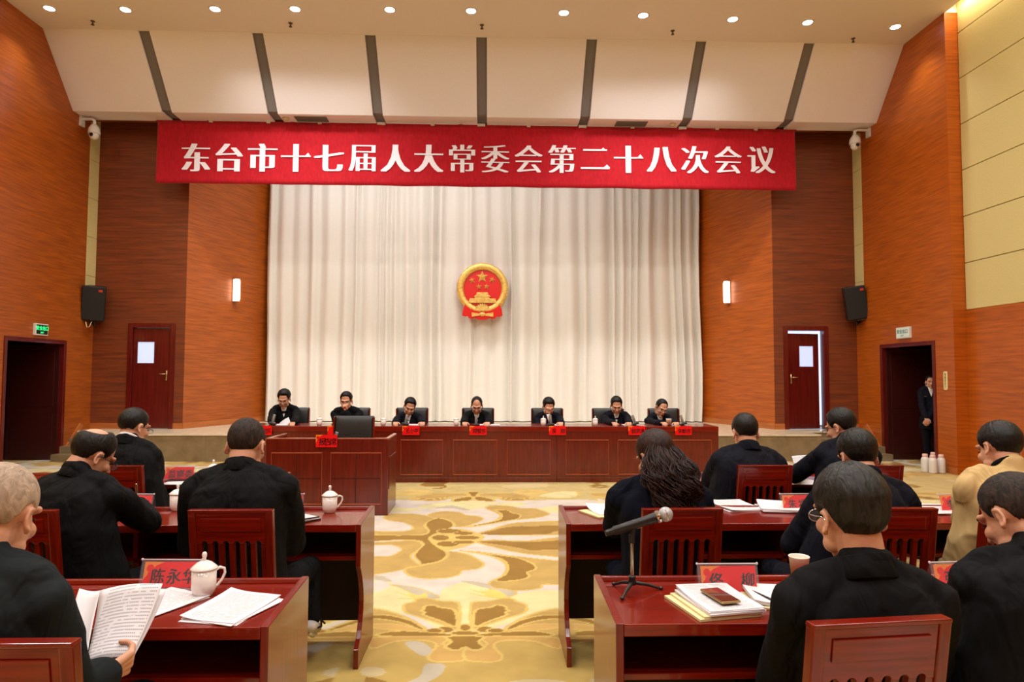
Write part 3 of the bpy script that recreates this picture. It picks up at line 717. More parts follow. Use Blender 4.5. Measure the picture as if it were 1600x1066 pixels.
# ------------------------------------------------------------------ wall sconces
def sconce(u, v, spl, label):
    a, b, nrm = spl
    d = ray(u, v); o = V((0, 0, H)); k = (a-o).dot(nrm)/d.dot(nrm); p = o+d*k
    ang = math.atan2(nrm.y, nrm.x)+PI/2
    root = thing('wall_sconce', label, 'wall lamp', p, ang)
    hh = .19; m = MB(); m.tube([(0, -.07, -hh), (0, -.07, hh)], .065, 20, cap=True); obj('diffuser', m, LITW, root, smooth=True)
    m = MB(); m.box(-.06, .06, -.02, 0, -hh-.05, hh+.05); obj('back_plate', m, CHROME, root, bevel=.005)
    m = MB(); m.lathe([(.07, 0), (.07, .015), (.05, .02)], (0, -.07, hh+.045)); m.lathe([(.05, -.02), (.07, -.015), (.07, 0)], (0, -.07, -hh-.045)); obj('end_cap', m, CHROME, root)
sconce(366, 454, SPL, 'glowing tube sconce on the orange wall left of the curtain')
sconce(1139, 457, SPR, 'glowing tube sconce on the orange wall right of the curtain')

# ------------------------------------------------------------------ ceiling fittings
dl = None
ordn = ['leftmost', 'second from the left', 'third from the left', 'fourth from the left', 'fifth from the left', 'middle', 'fifth from the right', 'fourth from the right', 'third from the right', 'second from the right', 'rightmost']
for i, (u, v) in enumerate([(77, 12), (196, 14), (336, 13), (461, 13), (609, 14), (736, 16), (881, 19), (1005, 23), (1145, 29), (1262, 34), (1399, 41)]):
    p = fl(u, v+1, ZC)
    if dl is None:
        dl = thing('ceiling_downlight', '', 'ceiling light')
        m = MB(); m.lathe([(.075, -.004), (.1, -.010), (.105, -.004), (.105, 0), (.07, .0)], n=28); obj('rim', m, WHITE, dl, smooth=True)
        m = MB(); m.lathe([(.0001, -.006), (.076, -.006)], n=28); obj('lens', m, LIT, dl)
        o = dl
    else: o = copy_tree(dl)
    o.location = p; tag(o, 'round glowing recessed downlight, %s in the ceiling row above the beam' % ordn[i], 'ceiling light', 'downlights in the row before the beam')
    l = bpy.data.lights.new('downlight', 'SPOT'); l.energy = 70; l.color = (.93, .94, 1); l.spot_size = R(100); l.spot_blend = .6; l.shadow_soft_size = .07
    q = link('downlight', l); q.location = p-V((0, 0, .03))
spn = ['leftmost', 'second from the left', 'middle', 'second from the right', 'rightmost']; s0 = None
for i, (u, v) in enumerate([(145, 33), (454, 36), (753, 39), (1051, 48), (1333, 60)]):
    p = fl(u, v, ZC)
    if s0 is None:
        s0 = thing('sprinkler_head', '', 'sprinkler'); m = MB(); m.lathe([(.035, 0), (.035, -.008), (.012, -.012), (.012, -.05)], n=14); obj('escutcheon', m, SPRK, s0, smooth=True)
        m = MB(); m.lathe([(.0001, -.07), (.028, -.068), (.028, -.062), (.0001, -.06)], n=14); m.tube([(-.012, 0, -.045), (-.018, 0, -.055), (-.004, 0, -.065)], .003, 6); m.tube([(.012, 0, -.045), (.018, 0, -.055), (.004, 0, -.065)], .003, 6); obj('deflector', m, SPRK, s0)
        o = s0
    else: o = copy_tree(s0)
    o.location = p; tag(o, 'small dark sprinkler head, %s of the five on the ceiling' % spn[i], 'sprinkler', 'ceiling sprinklers')
for (u, nm) in ((487, 'left'), (986, 'right')):
    p = at(u, 186 if u < 500 else 192, 12.58); p.z = 6.367
    t = thing('soffit_grille', 'dark rectangular grille in the beam underside, %s of the two' % nm, 'grille', p)
    m = MB(); m.box(-.3, .3, -.13, .13, -.012, 0); obj('frame', m, GREY, t, bevel=.003)
    m = MB()
    for k in range(9): m.box(-.28, .28, -.115+k*.026, -.105+k*.026, -.018, -.012)
    obj('louvre', m, GREY, t)
for (u, nm) in ((447, 'left'), (1051, 'right')):
    p = at(u, 187 if u < 500 else 195, 12.55); p.z = 6.367
    m = MB(); m.lathe([(.001, -.05), (.04, -.045), (.06, -.02), (.065, 0)], n=20)
    o = obj('smoke_detector', m, mat('cream_plastic_'+nm, (206, 190, 150), .5), smooth=True, loc=p); tag(o, 'small round cream detector under the beam, %s one' % nm, 'detector')

# ------------------------------------------------------------------ dome cameras
def dome(u, v, Yc, sgn, label):
    p = at(u, v, Yc); X = XR if sgn > 0 else XL
    t = thing('dome_camera', label, 'security camera', p)
    m = MB(); m.lathe([(.03, .2), (.05, .19), (.095, .12), (.105, .04), (.105, .02)], n=24); obj('housing', m, WHITE, t, smooth=True)
    m = MB(); m.ell((0, 0, -.005), (.085, .085, .09)); e = obj('ball', m, WHITE, t, smooth=True)
    m = MB(); m.lathe([(.001, -.004), (.03, 0), (.034, .012)], M=Matrix.Translation((0.0, -.082, -.02)) @ Matrix.Rotation(R(90), 4, 'X') @ Matrix.Translation((0, 0, 0))); obj('lens', m, BLACKP, e)
    dx = X-p.x
    m = MB(); m.tube([(0, 0, .18), (0, 0, .27), (sgn*.04, 0, .3), (dx-sgn*.03, 0, .3)], .028, 10); m.box(min(dx, dx-sgn*.04), max(dx, dx-sgn*.04), -.06, .06, .16, .4); obj('wall_arm', m, WHITE, t, auto=True)
dome(147, 211, 12.62, -1, 'white dome security camera on a wall arm at the left end of the beam')
dome(1336, 227, 12.62, 1, 'white dome security camera on a wall arm at the right end of the beam')

# ------------------------------------------------------------------ loudspeakers
def loudspeaker(u0, u1, v0, v1, Yc, sgn, label, rz, tilt, roll_):
    c = at((u0+u1)/2, (v0+v1)/2, Yc)
    t = thing('loudspeaker', label, 'speaker', c)
    t.rotation_euler = (tilt, roll_, rz)
    w_ = .40; h_ = .66; d_ = .28
    m = MB(); m.prism([(-w_/2, -d_/2), (w_/2, -d_/2), (w_/2*.7, d_/2), (-w_/2*.7, d_/2)], -h_/2, h_/2, 'z'); obj('cabinet', m, BLACKP, t, bevel=.015)
    m = MB(); m.box(-w_/2+.015, w_/2-.015, -d_/2-.012, -d_/2, -h_/2+.02, h_/2-.02); g = obj('grille', m, BLACKM, t, bevel=.006)
    m = MB(); m.box(w_/2-.11, w_/2-.045, -d_/2-.018, -d_/2-.012, h_/2-.1, h_/2-.055); obj('badge', m, mat('badge_red', (190, 60, 40), .4), g)
    m = MB(); m.tube([(0, 0, -h_/2), (0, 0, -h_/2-.09)], .025, 8); m.tube([(0, 0, -h_/2-.07), (sgn*.05, .12, -h_/2-.07), (sgn*.14, .14, -h_/2-.07)], .028, 8); obj('bracket', m, BLACKP, t, smooth=True)
    return t
loudspeaker(133, 165, 446, 502, 12.98, -1, 'black loudspeaker mounted beside the left stage wing', R(14), R(10), R(4))
loudspeaker(1314, 1354, 446, 502, 12.98, 1, 'black loudspeaker mounted beside the right stage wing', R(-8), R(6), R(-9))
p = at(134, 508, 12.8); m = MB(); m.tube([p+V((0, 0, .05)), p+V((.02, 0, -.04)), p+V((.07, 0, -.03)), p+V((.1, 0, .05))], .008, 6)
o = obj('speaker_cable', m, IVORY, smooth=True); tag(o, 'thin pale cable looping under the left loudspeaker', 'cable')

# ------------------------------------------------------------------ exit signs, wall label, flasks
def exit_sign(sgn, uvs, label, face, prn):
    X = XR if sgn > 0 else XL
    def wp(u, v):
        d = ray(u, v); return V((0, 0, H))+d*(X/d.x)
    a = wp(*uvs[0]); b = wp(*uvs[1]); yc = (a.y+b.y)/2; w_ = abs(a.y-b.y)*.9; zc = a.z; h_ = uvs[2]
    t = thing('exit_sign', label, 'exit sign', (X-sgn*.0, yc, zc), R(90)*(-1 if sgn > 0 else 1))
    # local: front faces -y
    m = MB(); m.box(-w_/2, w_/2, -.05, 0, -h_/2, h_/2); obj('housing', m, WHITE, t, bevel=.006)
    m = MB(); m.box(-w_/2+.02, w_/2-.02, -.054, -.05, -h_/2+.02, h_/2-.02); f = obj('face', m, face, t)
    m = MB()
    for (s_, z, q) in (('安全出口', h_*.12, h_*.40), ('EXIT', -h_*.26, h_*.2)):
        vs, fs = text_geo(s_, q, .001, .01); xs = [k[0] for k in vs]; cx = (min(xs)+max(xs))/2; ys_ = [k[1] for k in vs]; cyy = (min(ys_)+max(ys_))/2
        m.add([((k[0]-cx), -.056-k[2], k[1]-cyy+z) for k in vs], fs)
    obj('lettering', m, prn, f)
exit_sign(-1, ((50, 514), (72, 515), .2), 'lit green exit sign above the left side door', SIGNB, SIGNG)
exit_sign(1, ((1426, 519), (1403, 520), .2), 'pale exit sign above the right side door', SIGNC, SIGNB)
d = ray(1478, 595); p = V((0, 0, H))+d*(XR/d.x)
t = thing('wall_label', 'narrow rounded cream label plate on the right wall beside the door', 'label plate', p, -R(90))
m = MB(); m.prism([(-.045, -.13), (-.03, -.15), (.03, -.15), (.045, -.13), (.045, .13), (.03, .15), (-.03, .15), (-.045, .13)], -.012, 0, 'y'); obj('plate', m, IVORY, t, bevel=.003)
m = MB()
for k, ch in enumerate('请随手关门'):
    vs, fs = text_geo(ch, .042, .0005, .01); m.add([(q[0]-.02, -.0135, q[1]+.085-k*.05) for q in vs], fs)
obj('lettering', m, BRASS, t)
fl0 = None
for i, (u, v, lab) in enumerate([(1446, 738, 'leftmost white vacuum flask on the carpet before the right side door'), (1458, 740, 'middle front white vacuum flask on the carpet by the right side door'), (1471, 739.5, 'rightmost white vacuum flask on the carpet by the right side door'), (1459, 735, 'white vacuum flask standing behind the other three by the door')]):
    p = fl(u, v, 0)
    if fl0 is None:
        fl0 = thing('vacuum_flask', '', 'flask'); m = MB(); m.lathe([(.05, 0), (.058, .008), (.06, .02), (.06, .2), (.055, .225), (.04, .245), (.038, .25)], n=24); obj('body', m, WHITE, fl0, smooth=True)
        m = MB(); m.lathe([(.039, .25), (.041, .252), (.041, .285), (.034, .295), (.0001, .297)], n=24); obj('cap', m, mat('flask_cap', (236, 196, 184), .4), fl0, smooth=True)
        m = MB(); m.tube([(.055, 0, .21), (.085, 0, .2), (.088, 0, .12), (.058, 0, .1)], .007, 8); obj('handle', m, WHITE, fl0, smooth=True)
        o = fl0
    else: o = copy_tree(fl0)
    o.location = p; o.rotation_euler = (0, 0, i*1.3); tag(o, lab, 'flask', 'white flasks by the door')

# ------------------------------------------------------------------ rostrum: three panelled table units
def moulding(mb, x0, x1, z0, z1, y, w_=.014, pr=.014):
    mb.box(x0, x1, y-pr, y, z1-w_, z1); mb.box(x0, x1, y-pr, y, z0, z0+w_); mb.box(x0, x0+w_*.5, y-pr*.4, y, z0, z1); mb.box(x1-w_*.5, x1, y-pr*.4, y, z0, z1)
RY = 9.7677; RZ = .803
bx_ = [at(383, 700, RY).x, at(617, 700, RY).x, at(870, 700, RY).x, at(1123, 700, RY).x]
bx_[0] = bx_[1]-(bx_[2]-bx_[1])
pans = [((626, 692), (708, 777), (792, 860)), ((884, 951), (965, 1032), (1046, 1112))]
zt, zb = at(700, 687, RY).z, at(700, 742.5, RY).z
rl = ['cherry panelled head table unit at the left, partly behind the lectern', 'cherry panelled head table unit in the middle below the emblem', 'cherry panelled head table unit at the right end']
for k in range(3):
    x0, x1 = bx_[k]+.002, bx_[k+1]-.002
    t = thing('head_table', rl[k], 'table', ((x0+x1)/2, RY, 0), group='head table units before the stage'); ox = (x0+x1)/2
    m = MB(); m.box(x0-ox, x1-ox, 0, .62, RZ-.03, RZ); m.box(x0-ox, x1-ox, -.012, .02, RZ-.075, RZ); obj('table_top', m, CHERRYX, t, bevel=.005)
    m = MB(); m.box(x0-ox, x1-ox, .0, .03, 0, RZ-.075); obj('front_board', m, ROSTR, t)
    m = MB(); m.box(x0-ox, x0-ox+.03, .03, .6, 0, RZ-.03); m.box(x1-ox-.03, x1-ox, .03, .6, 0, RZ-.03); obj('side_board', m, ROSTR, t)
    m = MB(); m.box(x0-ox, x1-ox, -.01, .0, 0, .07); obj('plinth', m, ROSTR, t, bevel=.003)
    pu = pans[max(0, k-1)]
    for (a, b) in pu:
        sh = 0 if k else bx_[0]-bx_[1]
        xa, xb = at(a, 710, RY).x-ox+sh, at(b, 710, RY).x-ox+sh
        m = MB(); m.box(xa+.014, xb-.014, -.003, .0, zb+.014, zt-.014); pn = obj('panel', m, ROSTR, t)
        m = MB(); moulding(m, xa, xb, zb, zt, 0); obj('moulding', m, EDGE, pn, bevel=.003)

# reporting desk (lectern) with privacy sides
LY = 7.4911; LZ = .83; LX0, LX1 = at(416, 700, LY).x, at(607, 700, LY).x; LD = .62
ox = (LX0+LX1)/2; hw = (LX1-LX0)/2
t = thing('reporting_desk', 'cherry speaker desk with eight square front panels facing the audience', 'desk', (ox, LY, 0))
m = MB(); m.box(-hw, hw, 0, .035, 0, LZ); obj('front_board', m, ROSTR, t, bevel=.003)
m = MB(); m.box(-hw, -hw+.035, .035, LD, 0, LZ); obj('side_board', m, ROSTR, t, bevel=.003)
m = MB(); m.box(hw-.035, hw, .035, LD, 0, LZ); sb = obj('side_board', m, ROSTR, t, bevel=.003)
m = MB(); m.box(hw, hw+.006, .05, LD-.04, .28, LZ-.2); obj('side_panel', m, ROSTR, sb, bevel=.002)
m = MB(); m.box(-hw+.035, hw-.035, .035, LD, LZ-.16, LZ-.13); obj('worktop', m, CHERRYX, t)
m = MB(); m.box(-hw-.004, hw+.004, -.006, .04, LZ, LZ+.014); m.box(-hw-.004, -hw+.04, .04, LD, LZ, LZ+.014); m.box(hw-.04, hw+.004, .04, LD, LZ, LZ+.014); obj('top_rim', m, EDGE, t, bevel=.004)
for (a, b) in ((423, 503), (516, 596)):
    xa, xb = at(a, 750, LY).x-ox, at(b, 750, LY).x-ox
    z1, z0 = at(500, 707, LY).z, at(500, 789, LY).z
    m = MB(); moulding(m, xa, xb, z0, z1, 0, .013, .010); mo = obj('moulding', m, EDGE, t, bevel=.003)
    xm = (xa+xb)/2; zm = (z0+z1)/2
    for (p0, p1) in ((xa+.014, xm-.004), (xm+.004, xb-.014)):
        for (q0, q1) in ((z0+.014, zm-.004), (zm+.004, z1-.014)):
            m = MB(); m.box(p0, p1, -.006, 0, q0, q1); obj('square_panel', m, ROSTR, t)
    m = MB(); m.box(xa+.014, xb-.014, -.001, 0, z0+.014, z1-.014); obj('panel_seam', m, SEAM, t)

# ------------------------------------------------------------------ audience desks
DZT = .742; LIPZ = .760
def desk(x0, x1, yf, yb, label, mid=True):
    ox = (x0+x1)/2; hw = (x1-x0)/2; D = yb-yf
    t = thing('conference_desk', label, 'desk', (ox, yf, 0), group='audience desks')
    m = MB(); m.box(-hw+.026, hw-.026, 0, D-.02, DZT-.04, DZT); obj('desktop', m, CHERRYX, t, bevel=.004)
    m = MB(); m.prism([(D-.024, DZT-.03), (D-.024, DZT+.004), (D-.018, LIPZ), (D, LIPZ), (D, DZT-.03)], -hw+.026, hw-.026, 'x'); obj('back_lip', m, CHERRYX, t, bevel=.004)
    m = MB(); m.box(-hw+.03, hw-.03, D-.045, D-.02, .11, DZT-.04); obj('modesty_panel', m, SHADEM, t)  # under-desk shade painted as near-black
    m = MB(); m.box(-hw+.03, hw-.03, .07, D-.045, .535, .557); obj('shelf', m, CHERRYX, t, bevel=.003)
    prof = [(0, DZT+.002), (0, .52)] + [(.105*math.sin(PI*k/12)**.9*1.0, .52-.42*k/12) for k in range(1, 12)] + [(-.03, .1), (-.03, 0), (D, 0), (D, LIPZ+.004), (D-.03, LIPZ+.004)]
    for s_ in (-1, 1):
        a, b = sorted((s_*hw, s_*(hw-.026)))
        m = MB(); m.prism(prof, a, b, 'x'); obj('end_panel', m, CHERRYZ, t, bevel=.0025)
    if mid:
        m = MB(); m.box(-.012, .012, .05, D-.045, .557, DZT-.04); m.prism([(.06, .535), (.1, .3), (.1, .11), (D-.045, .11), (D-.045, .535)], -.012, .012, 'x'); obj('divider', m, CHERRYZ, t)
    return t
Y1F, Y1B, Y2F, Y2B, Y3F, Y3B = 2.19, 2.66, 3.65, 4.07, 5.05, 5.46
desk(-3.11, -.70, Y1F, Y1B, 'glossy cherry desk nearest the camera on the left of the aisle')
desk(.404, 2.84, Y1F, Y1B, 'glossy cherry desk nearest the camera right of the aisle, holding the microphone')
desk(-3.10, -.69, Y2F, Y2B, 'glossy cherry desk in the second row left of the aisle')
desk(.406, 2.84, Y2F, Y2B, 'glossy cherry desk in the second row right of the aisle')
desk(2.845, 5.28, Y2F, Y2B, 'cherry desk at the right edge, next to the second row desk')
xl3 = at(455, 737, Y3B).x
desk(xl3-2.41, xl3, Y3F, Y3B, 'cherry desk in the third row on the left, below the stage')
desk(1.30, 2.98, Y3F, Y3B, 'cherry desk in the third row on the right, below the stage')

# ------------------------------------------------------------------ wooden chairs
CW, CH = .36, .95
ch0 = None
def make_chair():
    t = thing('wooden_chair', '', 'chair')
    # local: back at y=0 facing +y; posts lean backwards
    def lean(mb):
        for i, p in enumerate(mb.v):
            if p[2] > .42: mb.v[i] = (p[0], p[1]-.16*(p[2]-.42), p[2])
        return mb
    for s_ in (-1, 1):
        a, b = sorted((s_*CW/2, s_*(CW/2-.032)))
        m = MB()
        for z0, z1 in ((0, .42), (.42, CH)): m.box(a, b, 0, .034, z0, z1)
        obj('back_post', lean(m), CHERRYZ, t, bevel=.004)
    zs = .828; ng = 6; iw = CW-.064; gw_ = iw*.50/ng; sw = iw*.50/(ng+1)
    outl = [(-iw/2, CH-.004), (-iw/2, zs-.02)]
    x = -iw/2
    slx = []
    for k in range(ng+1):
        slx.append((x, x+sw)); outl += [(x+sw, zs-.02)] if k < ng else []
        if k < ng:
            g0 = x+sw; g1 = g0+gw_
            outl += [(g0+(gw_/2)*(1-math.cos(PI*i/6)), zs-.02+gw_*.5*math.sin(PI*i/6)) for i in range(1, 6)] + [(g1, zs-.02)]
            x = g1
    outl += [(iw/2, zs-.02), (iw/2, CH-.004)]
    m = MB(); m.prism(outl, .004, .028, 'y'); r_ = obj('top_rail', lean(m), CHERRYX, t, bevel=.002)
    m = MB(); m.box(-iw/2+.02, iw/2-.02, -.001, .004, zs+.035, CH-.03); obj('rail_panel', lean(m), CHERRYX, r_, bevel=.002)
    m = MB(); m.box(-CW/2, CW/2, -.001, .036, CH-.004, CH+.008); obj('crest', lean(m), CHERRYX, r_, bevel=.003)
    for (a, b) in slx:
        m = MB(); m.box(a, b, .006, .026, .5, zs-.018); obj('slat', lean(m), CHERRYZ, t)
    m = MB(); m.box(-iw/2, iw/2, .004, .028, .46, .505); obj('lower_rail', lean(m), CHERRYX, t)
    m = MB(); m.box(-CW/2-.01, CW/2+.01, .0, .4, .415, .45); obj('seat', m, CHERRYX, t, bevel=.01)
    for s_ in (-1, 1):
        a, b = sorted((s_*CW/2, s_*(CW/2-.034))); m = MB(); m.box(a, b, .355, .39, 0, .415); obj('front_leg', m, CHERRYZ, t, bevel=.003)
        m = MB(); m.box(a+.006, b-.006, .034, .355, .16, .185); obj('stretcher', m, CHERRYZ, t)
    m = MB(); m.box(-CW/2+.034, CW/2-.034, .36, .385, .36, .415); obj('apron', m, CHERRYX, t)
    return t
ch0 = make_chair()
# (u centre of the crest, v of the crest, Y of the back, turn)
chairs = [(-20, 1005, 1.60, 0, 'red-brown wooden chair cut off by the lower left edge'),
          (1376, 967, 1.685, R(6), 'red-brown slatted chair nearest the camera at the lower right'),
          (18, 795, 3.04, 0, 'slatted wooden chair behind the balding man writing at the second left desk'),
          (359, 799, 3.04, 0, 'slatted wooden chair centred behind the crop-haired man in the black suit'),
          (1067, 796, 3.04, R(2), 'slatted wooden chair behind the long-haired woman in uniform'),
          (1404, 796, 3.04, R(-3), 'slatted wooden chair behind the head of the foreground man at right'),
          (176, 731, 4.46, 0, 'slatted wooden chair in the third row on the left'),
          (1197, 729, 4.46, 0, 'slatted wooden chair in the third row behind the man left of the paper reader'),
          (1371, 729, 4.46, 0, 'slatted wooden chair in the third row mostly hidden by the black-haired man'),
          (1600, 815, 3.07, 0, 'slatted wooden chair under the man in the beige coat')]
CHP = []
for i, (u, v, Y, a, lab) in enumerate(chairs):
    o = ch0 if i == 0 else copy_tree(ch0)
    p = at(u, v, Y-.085); o.location = (p.x, Y, 0); o.rotation_euler = (0, 0, a); tag(o, lab, 'chair', 'wooden audience chairs'); CHP.append(p.x)

# ------------------------------------------------------------------ leather armchairs
def make_lchair():
    t = thing('leather_armchair', '', 'chair')
    W_ = .50; z0, z1 = .46, 1.01
    m = MB(); nx, nz = 36, 56
    def ff(x, z):
        e = (1-abs(2*x/W_)**6)**.5*(1-abs(2*(z-(z0+z1)/2)/(z1-z0))**8)**.5
        cre = .016*math.exp(-((z-(.60+.42*abs(x)))/.010)**2)
        return .035*e-cre+.008*math.sin(z*9)
    for sgn in (-1, 1):
        k0 = len(m.v)
        for j in range(nz+1):
            for i in range(nx+1):
                x = -W_/2+W_*i/nx; z = z0+(z1-z0)*j/nz; m.v.append((x, -sgn*ff(x, z)-.10*(z-.5)*-1, z))
        for j in range(nz):
            for i in range(nx): a = k0+j*(nx+1)+i; m.f.append((a, a+1, a+nx+2, a+nx+1))
    # rim strip between the two faces
    obj('backrest', m, LEATH, t, smooth=True)
    m = MB(); m.box(-.24, .24, -.44, .02, .38, .47); obj('seat', m, LEATH, t, bevel=.03)
    m = MB()
    for s_ in (-1, 1):
        a, b = sorted((s_*.262, s_*.244)); m.prism([(-.03, .40), (.0, 1.0), (.06, 1.0), (.05, .40)], a, b, 'x')
    obj('wood_side', m, CHERRYZ, t, bevel=.006)
    for s_ in (-1, 1):
        m = MB(); m.tube([(s_*.27, .0, .64), (s_*.29, -.2, .655), (s_*.28, -.4, .64), (s_*.28, -.43, .55), (s_*.27, -.4, .42)], .022, 8, flat=.7); obj('arm', m, CHERRYZ, t, smooth=True)
        for y in (-.4, .02): m = MB(); m.box(s_*.235-.02, s_*.235+.02, y-.02, y+.02, 0, .39); obj('leg', m, CHERRYZ, t, bevel=.004)
    return t
lc0 = make_lchair()
LCS = [(553, 644, 8.75, 'empty black leather armchair behind the speaker desk'),
       (458, 633, 10.95, 'black leather armchair behind the head table, leftmost of the seven'),
       (553, 634, 10.95, 'black leather armchair second from left, behind the man resting his chin'),
       (644, 633, 10.95, 'black leather armchair third from left at the head table'),
       (747, 633, 10.95, 'black leather armchair below the emblem, behind the balding man with glasses'),
       (855, 633, 10.95, 'black leather armchair of the man holding a hand to his face'),
       (950, 633, 10.95, 'black leather armchair second from right at the head table'),
       (1037, 633, 10.95, 'black leather armchair rightmost at the head table')]
for i, (u, v, Y, lab) in enumerate(LCS):
    o = lc0 if i == 0 else copy_tree(lc0)
    p = at(u, v, Y); o.location = (p.x, Y, 0); o.rotation_euler = (0, 0, 0); tag(o, lab, 'chair', 'black leather armchairs')
# ------------------------------------------------------------------ lidded mugs
mug0 = None
def make_mug():
    t = thing('lidded_mug', '', 'mug')
    m = MB(); m.lathe([(.0001, .006), (.026, .006), (.027, 0), (.03, 0), (.031, .006), (.038, .014), (.042, .03), (.0425, .10), (.0405, .10), (.040, .03), (.0001, .012)], n=32); obj('cup', m, PORC, t, smooth=True)
    m = MB(); m.tube([(.040, 0, .086), (.055, 0, .092), (.070, 0, .086), (.073, 0, .07), (.064, 0, .048), (.048, 0, .03), (.040, 0, .026)], [.0055, .0055, .005, .005, .005, .0055, .006], 10); obj('handle', m, PORC, t, smooth=True)
    m = MB(); m.lathe([(.0001, .126), (.012, .125), (.025, .119), (.038, .108), (.047, .1), (.047, .0975), (.04, .1), (.0001, .104)], n=32)
    m.lathe([(.006, .122), (.0062, .135), (.0085, .141), (.0085, .149), (.006, .155), (.0001, .157)], n=16); obj('lid', m, PORC, t, smooth=True)
    return t
def mug(p, rz, lab, grp='lidded porcelain mugs', sc=1):
    global mug0
    if mug0 is None: mug0 = make_mug(); o = mug0
    else: o = copy_tree(mug0)
    o.location = p; o.rotation_euler = (0, 0, rz); o.scale = (sc,)*3; tag(o, lab, 'mug', grp)
    return o
mug(fl(318, 931, DZT), R(38), 'white lidded mug beside the name plate on the nearest left desk')
mug(fl(515, 801, DZT), R(25), 'white lidded mug standing alone near the aisle end of the second left desk')
mug(fl(277, 798, DZT), R(12), 'white lidded mug on the second left desk, half hidden by the crop-haired man')
mug(fl(333, 751, DZT), R(100), 'white lidded mug on the third row desk, its lid showing above a black shoulder')
RT_ = RZ
for (u, r, lab) in ((499, 80, 'small white mug on the head table, leftmost one'), (599, 95, 'small white mug on the head table right of the speaker chair'), (713, 100, 'small white mug on the head table left of the balding man'), (849, 85, 'small white mug on the head table before the man touching his face'), (930, 90, 'small white mug on the head table, second from the right')):
    p = at(u, 664, RY+.16); p.z = RT_; mug(p, R(r), lab, 'mugs on the head table', .92)
def papercup(p, lab, sc=1):
    m = MB(); m.lathe([(.0001, .003), (.027, .003), (.028, 0), (.038, .085), (.040, .088), (.0385, .09), (.0365, .085), (.027, .006), (.0001, .005)], n=28)
    o = obj('paper_cup', m, CUPC, smooth=True, loc=p); o.scale = (sc,)*3; tag(o, lab, 'cup')
papercup(fl(1249, 905, DZT), 'open cream paper cup left of the foreground man on the nearest right desk')
p = at(1045, 664, RY+.18); p.z = RT_; papercup(p, 'pale cup on the head table before the man at the right end', 1.1)

# ------------------------------------------------------------------ name plates
def mini_emblem(t, x, z, r, y, par):
    m = MB(); m.lathe([(.0001, 0), (r, 0)], n=20, M=Matrix.Translation((x, y, z)) @ Matrix.Rotation(R(90), 4, 'X'))
    obj('printed_seal', m, CARDO if par is None else par, t)
def plate(p, rz, text, lab, w_=.225, h_=.105, acr=True, lean=.26, hang=False, ts=.058, gap=None, tx=0.0):
    t = thing('name_plate', lab, 'name plate', p, rz, 'name plates')
    L = Matrix.Rotation(-lean, 4, 'X')
    def card(y):
        return L @ Matrix.Translation((0, y, 0))
    z0, z1 = (.006, h_-.008) if not hang else (0, h_)
    x0, x1 = -w_/2+.012, w_/2-.008
    if hang: x0, x1 = -w_/2, w_/2
    m = MB(); m.prism([(x0, z0), (x1, z0), (x1, z1), (x0, z1)], -.0012, 0, 'y', M=card(0)); c = obj('card', m, CARD, t)
    m = MB(); m.prism([(x0, z1), (x0, z1-h_*.62), (x0+w_*.10, z1-h_*.34), (x0+w_*.2, z1-h_*.12), (x0+w_*.33, z1)], -.0016, -.0012, 'y', M=card(0)); obj('card_corner', m, CARDO, c)
    r = h_*.13; m = MB(); m.prism([(x0+w_*.10+r*math.cos(2*PI*i/18), z1-h_*.22+r*math.sin(2*PI*i/18)) for i in range(18)], -.0022, -.0016, 'y', M=card(0)); obj('seal', m, RED, c)
    m = MB(); m.prism([(x0+w_*.10-r*.7, z1-h_*.40), (x0+w_*.10+r*.7, z1-h_*.40), (x0+w_*.10+r*.5, z1-h_*.36), (x0+w_*.10-r*.5, z1-h_*.36)], -.002, -.0015, 'y', M=card(0)); obj('seal_ribbon', m, RED, c)
    m = MB(); n = len(text); span = w_*.52
    for i, ch in enumerate(text):
        if ch == ' ': continue
        cx = tx+w_*.06+(i-(n-1)/2)*span/max(1, n-1)
        vs, fs = text_geo(ch, ts*h_/.105, .0003, .004); a = [q[0] for q in vs]; b = [q[1] for q in vs]
        ax = (min(a)+max(a))/2; bz = (min(b)+max(b))/2; sk = .12; tl = R(4 if i % 2 else -3)
        for dx in (-.0011, .0011):
            pts = []
            for q in vs:
                X, Z = (q[0]-ax)*.95, (q[1]-bz)
                X, Z = X*math.cos(tl)-Z*math.sin(tl), X*math.sin(tl)+Z*math.cos(tl)+X*sk
                pts.append(card(0) @ V((cx+X+dx*(h_/.105), -.0022-q[2], h_*.44+Z)))
            m.add(pts, fs)
    if m.v: obj('lettering', m, INK, c)
    if acr:
        m = MB(); m.prism([(-w_/2, 0), (w_/2, 0), (w_/2, h_), (-w_/2, h_)], -.0055, -.0045, 'y', M=L)
        m.prism([(-w_/2, 0), (w_/2, 0), (w_/2, h_), (-w_/2, h_)], .001, .002, 'y', M=L)
        dd = 2*math.sin(lean)*h_
        L2 = Matrix.Translation((0, dd, 0)) @ Matrix.Rotation(lean, 4, 'X')
        m.prism([(-w_/2, 0), (w_/2, 0), (w_/2, h_), (-w_/2, h_)], -.002, .0, 'y', M=L2)
        obj('acrylic_stand', m, ACRY, t)
        m = MB(); top = L @ V((0, -.002, h_)); m.tube([(-w_/2, top.y, top.z), (w_/2, top.y, top.z)], .0022, 6); m.box(-w_/2, w_/2, -.006, -.003, 0, .003)
        m.ell((-w_/2, top.y, top.z), (.005, .005, .005), nu=8, nv=6); m.ell((w_/2, top.y, top.z), (.005, .005, .005), nu=8, nv=6)
        obj('acrylic_edge', m, mat('acrylic_edge', (206, 196, 200), .2), t, smooth=True)
    return t
def pp(u, v, z=DZT): return fl(u, v, z)
q = pp(263, 921); plate(q, R(-2), '陈永华', 'red three-character name plate beside the mug on the nearest left desk')
q = pp(1140, 928); plate(q, R(0), '佟 柳', 'red name plate with two widely spaced characters on the nearest right desk')
